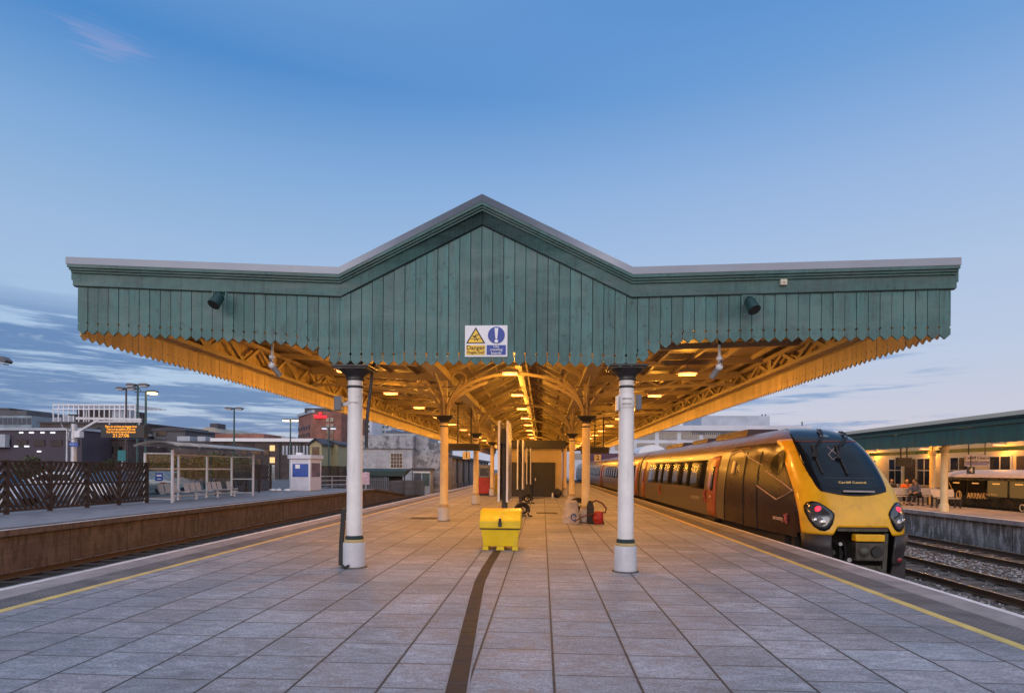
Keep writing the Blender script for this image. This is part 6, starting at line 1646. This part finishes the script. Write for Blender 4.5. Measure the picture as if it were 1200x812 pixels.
q0 = P(458,531,YS_); q1 = P(471.5,548,YS_); mb = MB(); mb.box(q0.x-.1,q1.x+.1,YS_-.05,YS_-.005,q1.z-.1,q0.z+.08); wf = mb.build('window', mat('pale_window_frame',(.42,.40,.36),.6), st_)
for i in range(4):
    for j in range(4):
        ww = (q1.x-q0.x)/4; wh = (q0.z-q1.z)/4; mb = MB(); mb.box(q0.x+ww*i+.03,q0.x+ww*(i+1)-.03,YS_-.07,YS_-.052,q1.z+wh*j+.03,q1.z+wh*(j+1)-.03); mb.build('pane', GLASSD, wf)
mb = MB(); mb.box(q0.x-.2,q1.x+.2,YS_-.14,YS_-.06,q1.z-.22,q1.z-.11); mb.build('sill', STONE, wf)
# green awning and grey palisade in front of it
q0 = P(402,551.5,58); q1 = P(475,558,58); ga = E('green_awning', (q0.x,58,ZB), 'dark green awning over a grey enclosure in front of the stone building', 'awning')
mb = MB(); mb.prism([(58,q1.z),(60.5,q0.z+.1),(60.5,q0.z+.25),(58,q0.z)],'x',q0.x,q1.x); mb.build('roof', mat('very_dark_green',(.012,.035,.03),.6), ga)
for px in (405,428,452,474):
    q = P(px,560,58.2); mb = MB(); mb.box(q.x-.06,q.x+.06,58.1,58.22,ZB,q1.z+.05); mb.build('post', DARK, ga)
mb = MB(); mb.box(q0.x,q1.x-.8,60.2,60.3,ZB,.9); mb.build('back_panel', DGREY, ga)
p0 = P(425,560,55); p1 = P(474,560,60.5)
def palisade(a, b, label, zt=.85):
    r = E('palisade_fence', (a[0],a[1],ZB), label, 'fence'); a = Vector(a); b = Vector(b); L = (b-a).length; n = max(2,int(L/.16)); d = (b-a)/n
    mb = MB()
    for i in range(n+1): p = a+d*i; mb.bar((p.x,p.y,ZB),(p.x,p.y,zt),.07,.025)
    mb.build('pales', mat('dull_grey_steel',(.15,.16,.18),.55,var=.2), r)
    mb = MB(); mb.bar((a.x,a.y+.05,zt-.25),(b.x,b.y+.05,zt-.25),.05,.06); mb.bar((a.x,a.y+.05,-.3),(b.x,b.y+.05,-.3),.05,.06); mb.build('rails', mat('dull_grey_steel',(.15,.16,.18),.55), r)
    for i in range(0, n+1, 15): p = a+d*i; mb = MB(); mb.box(p.x-.05,p.x+.05,p.y+.06,p.y+.16,ZB,zt); mb.build('post', DARK, r)
palisade((p0.x,55,0),(P(455,560,56).x,56,0),'grey palisade fence behind the pink notice')
palisade((P(455,560,56.2).x,56.2,0),(P(500,560,63).x,63,0),'grey palisade fence running down beside the end of the ramp',.5)
# glazed lodge
q0 = P(484,551,62.5); q1 = P(504,573,62.5); gl_ = E('glazed_lodge', ((q0.x+q1.x)/2,62.5,ZB), 'small white framed glazed lodge at the foot of the stone building', 'lodge')
mb = MB(); mb.box(q0.x,q1.x,62.6,64.2,ZB,q0.z); mb.build('wall', PALE, gl_)
mb = MB(); mb.box(q0.x-.2,q1.x+.2,62.3,64.3,q0.z+.01,q0.z+.25); mb.build('roof', DKR, gl_)
mb = MB(); mb.box(q0.x+.12,q0.x+.85,62.54,62.59,ZB+.1,q0.z-.3); dd = mb.build('door', DGREY, gl_)
mb = MB(); mb.box(q0.x+1.0,q1.x-.1,62.54,62.59,ZB+1.0,q0.z-.3); mb.build('window', mat('green_grey_glass',(.08,.12,.11),.12), gl_)
mb = MB(); mb.box(q0.x,q1.x,62.45,62.595,q0.z-.27,q0.z-.1); mb.build('white_lintel', WHITE, gl_)
# colonnade wall with tall recesses going away along the left track
XW = -11.35; cw = E('colonnade_wall', (XW,66,ZB), 'pale wall with tall narrow recesses and dark eaves receding beside the left track', 'wall')
ya_, yb_ = 66.0, 125.0
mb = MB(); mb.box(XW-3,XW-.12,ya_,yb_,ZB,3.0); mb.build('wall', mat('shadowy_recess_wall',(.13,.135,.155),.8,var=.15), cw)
mb = MB(); mb.box(XW-3.1,XW+.35,ya_-.2,yb_,3.01,3.35); mb.build('eaves', DGREY, cw)
y = ya_; k = 0
while y < yb_-1 and k < 60:
    mb = MB(); w = .55 if k % 5 else .9; mb.box(XW-.12,XW+.05 if k % 5 else XW+.14,y,y+w,ZB,3.0); mb.build('pier', STONE if k % 5 else DGREY, cw); y += w+.62; k += 1
mb = MB(); mb.box(XW-.118,XW+.10,ya_,yb_,ZB,-.2); mb.build('plinth', STONED, cw)

# ================================================================== right background
r, x0, x1, z1 = block('white_office_block','large white office block with wide windows rising behind the train','building',664,952,503,140,40,mat('white_concrete_block',(.56,.57,.62),.7,var=.1,scale=.15))
Yb = 140
xa,xb,za,zb = bx(664,951,498,503,139.4); mb = MB(); mb.box(xa,xb,139.2,180,zb-1.2,zb); mb.build('parapet', mat('white_concrete_block',(.56,.57,.62),.7), r)
xa,xb,za,zb = bx(822,902,487,498,146); mb = MB(); mb.box(xa,xb,146,165,z1,zb); mb.build('plant_room', PALE, r)
mb = MB(); xa,xb,za,zb = bx(810,900,505,509.5,139.9); mb.box(xa,xb,139.85,139.95,za,zb); mb.build('dark_clerestory', GLASSB, r)
FR = mat('beige_window_blind',(.30,.26,.20),.5,var=.2,scale=1.2)
for row,(ya2,yb2_) in enumerate(((506.5,515),(519,527),(531,538))):
    for px in range(666,874,26):
        if row == 0 and px > 880: continue
        xa,xb,za,zb = bx(px+2.5,px+23.5,ya2,yb2_,139.9); mb = MB(); mb.box(xa,xb,139.86,139.96,za,zb); w_ = mb.build('window', FR, r)
        mb = MB()
        for k in range(1,9): x = xa+(xb-xa)*k/9; mb.box(x-.05,x+.05,139.80,139.855,za,zb)
        mb.build('mullions', GREYM, w_)
for px in (893,897,940):
    q = P(px,490,147); mb = MB(); mb.tube([(q.x,147,z1),(q.x,147,P(px,485.5 if px < 900 else 494,147).z)],.15,6); mb.build('aerial', DARK, r)
xa,xb,_,zt_ = bx(748,782,521,521,115); cx_ = (xa+xb)/2
ar = E('tent_roof_hall', (cx_,115,0), 'low hall with a white arched tent roof just above the train roof', 'building')
mb = MB(); n = 12; zb_ = P(760,533,115).z; pts = [(cx_+(xb-xa)/2*math.cos(R(180-180*k/n)), zb_+(zt_-zb_)*math.sin(R(180*k/n))) for k in range(n+1)]
mb.prism(pts,'y',115,130); mb.build('arched_roof', WHITE, ar)
mb = MB(); mb.box(xa,xb,115.2,130,-1,zb_-.01); mb.build('wall', PALE, ar)
xa,xb,_,zt_ = bx(690,745,531,531,105); pr_ = E('purple_hoarding', ((xa+xb)/2,105,0), 'plum coloured hoarding far beyond the second carriage', 'hoarding')
mb = MB(); mb.box(xa,xb,105,105.3,-1,zt_); mb.build('panel', mat('plum_paint',(.09,.03,.055),.6), pr_)
for px in (700,720,740):
    q = P(px,540,105.4); mb = MB(); mb.box(q.x-.1,q.x+.1,105.31,105.5,-1.2,zt_-.3); mb.build('post', DARK, pr_)
# other canopies of the station beyond the green one
oc = E('distant_canopy', (14.0,80,0), 'grey-blue canopy roof peeping out behind the train nose', 'canopy')
a = P(1003,507,78); b = P(1040,503.5,60)
mb = MB(); mb.prism([(16.5,3.9),(24,4.75),(24,4.95),(16.5,4.1)],'y',60,110); mb.build('roof', PALE, oc)
for y in (66,76,86,96): mb = MB(); mb.box(19.9,20.1,y,y+.2,0,4.3); mb.build('post', GREYM, oc)

# ================================================================== parked cars and greenery behind the left fence
def car(x, y, rz_, paint, label, tail=False):
    r = E('parked_car', (x,y,-.05), label, 'car', 'cars parked behind the slat fence', rz_)
    W = .88; prof = [(-2.05,.35),(-2.1,.62),(-2.0,.86),(-1.2,.94),(-.55,1.38),(.75,1.42),(1.55,1.0),(2.0,.92),(2.08,.6),(2.02,.35)]
    mb = MB(); rows = []
    for s, k in ((-1,1.0),(-.94,1.02),(0,1.03),(.94,1.02),(1,1.0)):
        rows.append([(s*W*(1 if z < .95 else 1-.22*(z-.95)/.45), yy, .35+(z-.35)*k) for yy, z in prof])
    mb.grid(rows, smooth=False); mb.add([rows[0][i] for i in range(len(prof))],[tuple(range(len(prof)))]); mb.add([rows[-1][i] for i in range(len(prof))],[tuple(range(len(prof)))]); mb.grid([[p[0] for p in rows],[p[-1] for p in rows]], smooth=False)
    mb.build('body', paint, r, .03, local=True)
    for s in (-1,1):
        mb = MB(); mb.prism([(-1.0,.99),(-.52,1.32),(.66,1.35),(1.25,1.02)],'x',s*.80,s*.845); mb.build('side_window', GLASSD, r, local=True)
    mb = MB(); mb.add([(-.66,-1.19,.97),(.66,-1.19,.97),(.58,-.60,1.375),(-.58,-.60,1.375)],[(0,1,2,3)]); mb.add([(-.66,-1.22,.985),(.66,-1.22,.985),(.58,-.63,1.39),(-.58,-.63,1.39)],[(0,1,2,3)]); mb.build('windscreen', GLASSD, r, local=True)
    for s in (-1,1):
        for yy in (-1.3,1.3):
            mb = MB(); mb.lathe([(.31,-.1),(.31,.1),(.2,.11)],(s*.80,yy,.31),18,'x'); w_ = mb.build('wheel', RUBBER, r, local=True)
            mb = MB(); mb.lathe([(.19,-.01),(.17,.01)],(s*.915,yy,.31),14,'x'); mb.build('rim', GALV, w_, local=True)
        mb = MB(); mb.box(s*.62-.16,s*.62+.16,2.06,2.11,.68,.82); mb.build('tail_light', RED_L if tail else mat('dull_red_lens',(.25,.03,.04),.25), r, local=True)
        mb = MB(); mb.box(s*.6-.18,s*.6+.18,-2.14,-2.08,.62,.76); mb.build('headlight', mat('pale_lens',(.4,.42,.45),.3), r, local=True)
car(-23.5,24.0,R(95),mat('pale_blue_car_paint',(.30,.38,.52),.3,coat=.4),'pale blue car parked nearest the left edge behind the slat fence')
car(-23.2,31.5,R(200),mat('dark_car_paint',(.03,.03,.04),.3,coat=.4),'dark car with glowing red tail lights behind the slat fence',True)
car(-22.6,27.5,R(100),mat('white_car_paint',(.55,.57,.6),.3,coat=.4),'white car parked behind the middle of the slat fence')
car(-24.5,37.5,R(195),mat('silver_car_paint',(.32,.33,.35),.3,coat=.4,metal=.5),'silver car parked behind the glass shelter')
LEAF = [mat('dark_leaf',(.030,.045,.014),.7,var=.4,scale=3,island=.5), mat('olive_leaf',(.055,.060,.018),.7,var=.4,scale=3,island=.5)]
def shrub(px0, px1, pyt, Y, label, n=1500, m_=0):
    a = P(px0,pyt,Y); b = P(px1,pyt,Y); cx = (a.x+b.x)/2; rx = (b.x-a.x)/2; H = a.z+.05
    r = E('shrub', (cx,Y,-.05), label, 'shrub', 'bushes beyond the opposite platform'); rng = random.Random(int(px0*3))
    lobes = [(rng.uniform(-.7,.7)*rx, rng.uniform(-.8,.8), rng.uniform(.35,.72)*H, rng.uniform(.3,.5)*min(rx,H*.9)) for _ in range(9)]
    mb = MB()
    for i in range(n):
        lx, ly, lz, lr = rng.choice(lobes); d = Vector((rng.gauss(0,1),rng.gauss(0,1),rng.gauss(0,1))).normalized()*lr*rng.uniform(.55,1.1)
        c = Vector((cx+lx+d.x*1.2, Y+ly+d.y, max(.05,lz+d.z))); u = Vector((rng.gauss(0,1),rng.gauss(0,1),rng.gauss(0,1))).normalized(); v = u.orthogonal().normalized(); s = rng.uniform(.07,.16)
        mb.add([c-u*s, c+v*s*.5, c+u*s, c-v*s*.5], [(0,1,2,3)])
    mb.build('leaves', LEAF[m_], r, fix=False)
    mb = MB()
    for lx, ly, lz, lr in lobes: mb.tube([(cx+lx*.15,Y+ly*.2,-.05),(cx+lx*.6,Y+ly*.6,lz*.6),(cx+lx,Y+ly,lz)],[.06,.04,.02],5)
    mb.build('stems', mat('shrub_bark',(.05,.035,.025),.9), r)
shrub(20,62,532,48,'wide olive bush showing above the slat fence left of the mast',1800,1)
shrub(110,134,532,46,'small bush above the slat fence under the amber display',900,0)
shrub(172,222,526,44,'dark bush seen through the left half of the shelter glass',1500,0)
shrub(220,268,524,46,'olive bush seen through the right half of the shelter glass',2000,1)
shrub(262,300,530,56,'dark bush right of the shelter in front of the brown brick building',1500,0)
q0 = P(136,529,50); gs = E('green_sign', (q0.x,50,0), 'small teal square sign on a post just above the slat fence', 'sign')
q = bx(138,147,527.5,540,50); mb = MB(); mb.box(q[0],q[1],50,50.05,q[2],q[3]); mb.build('panel', mat('teal_sign',(.01,.16,.17),.5), gs)
mb = MB(); mb.box((q[0]+q[1])/2-.05,(q[0]+q[1])/2+.05,50.06,50.15,-.05,q[3]); mb.build('post', GREYM, gs)
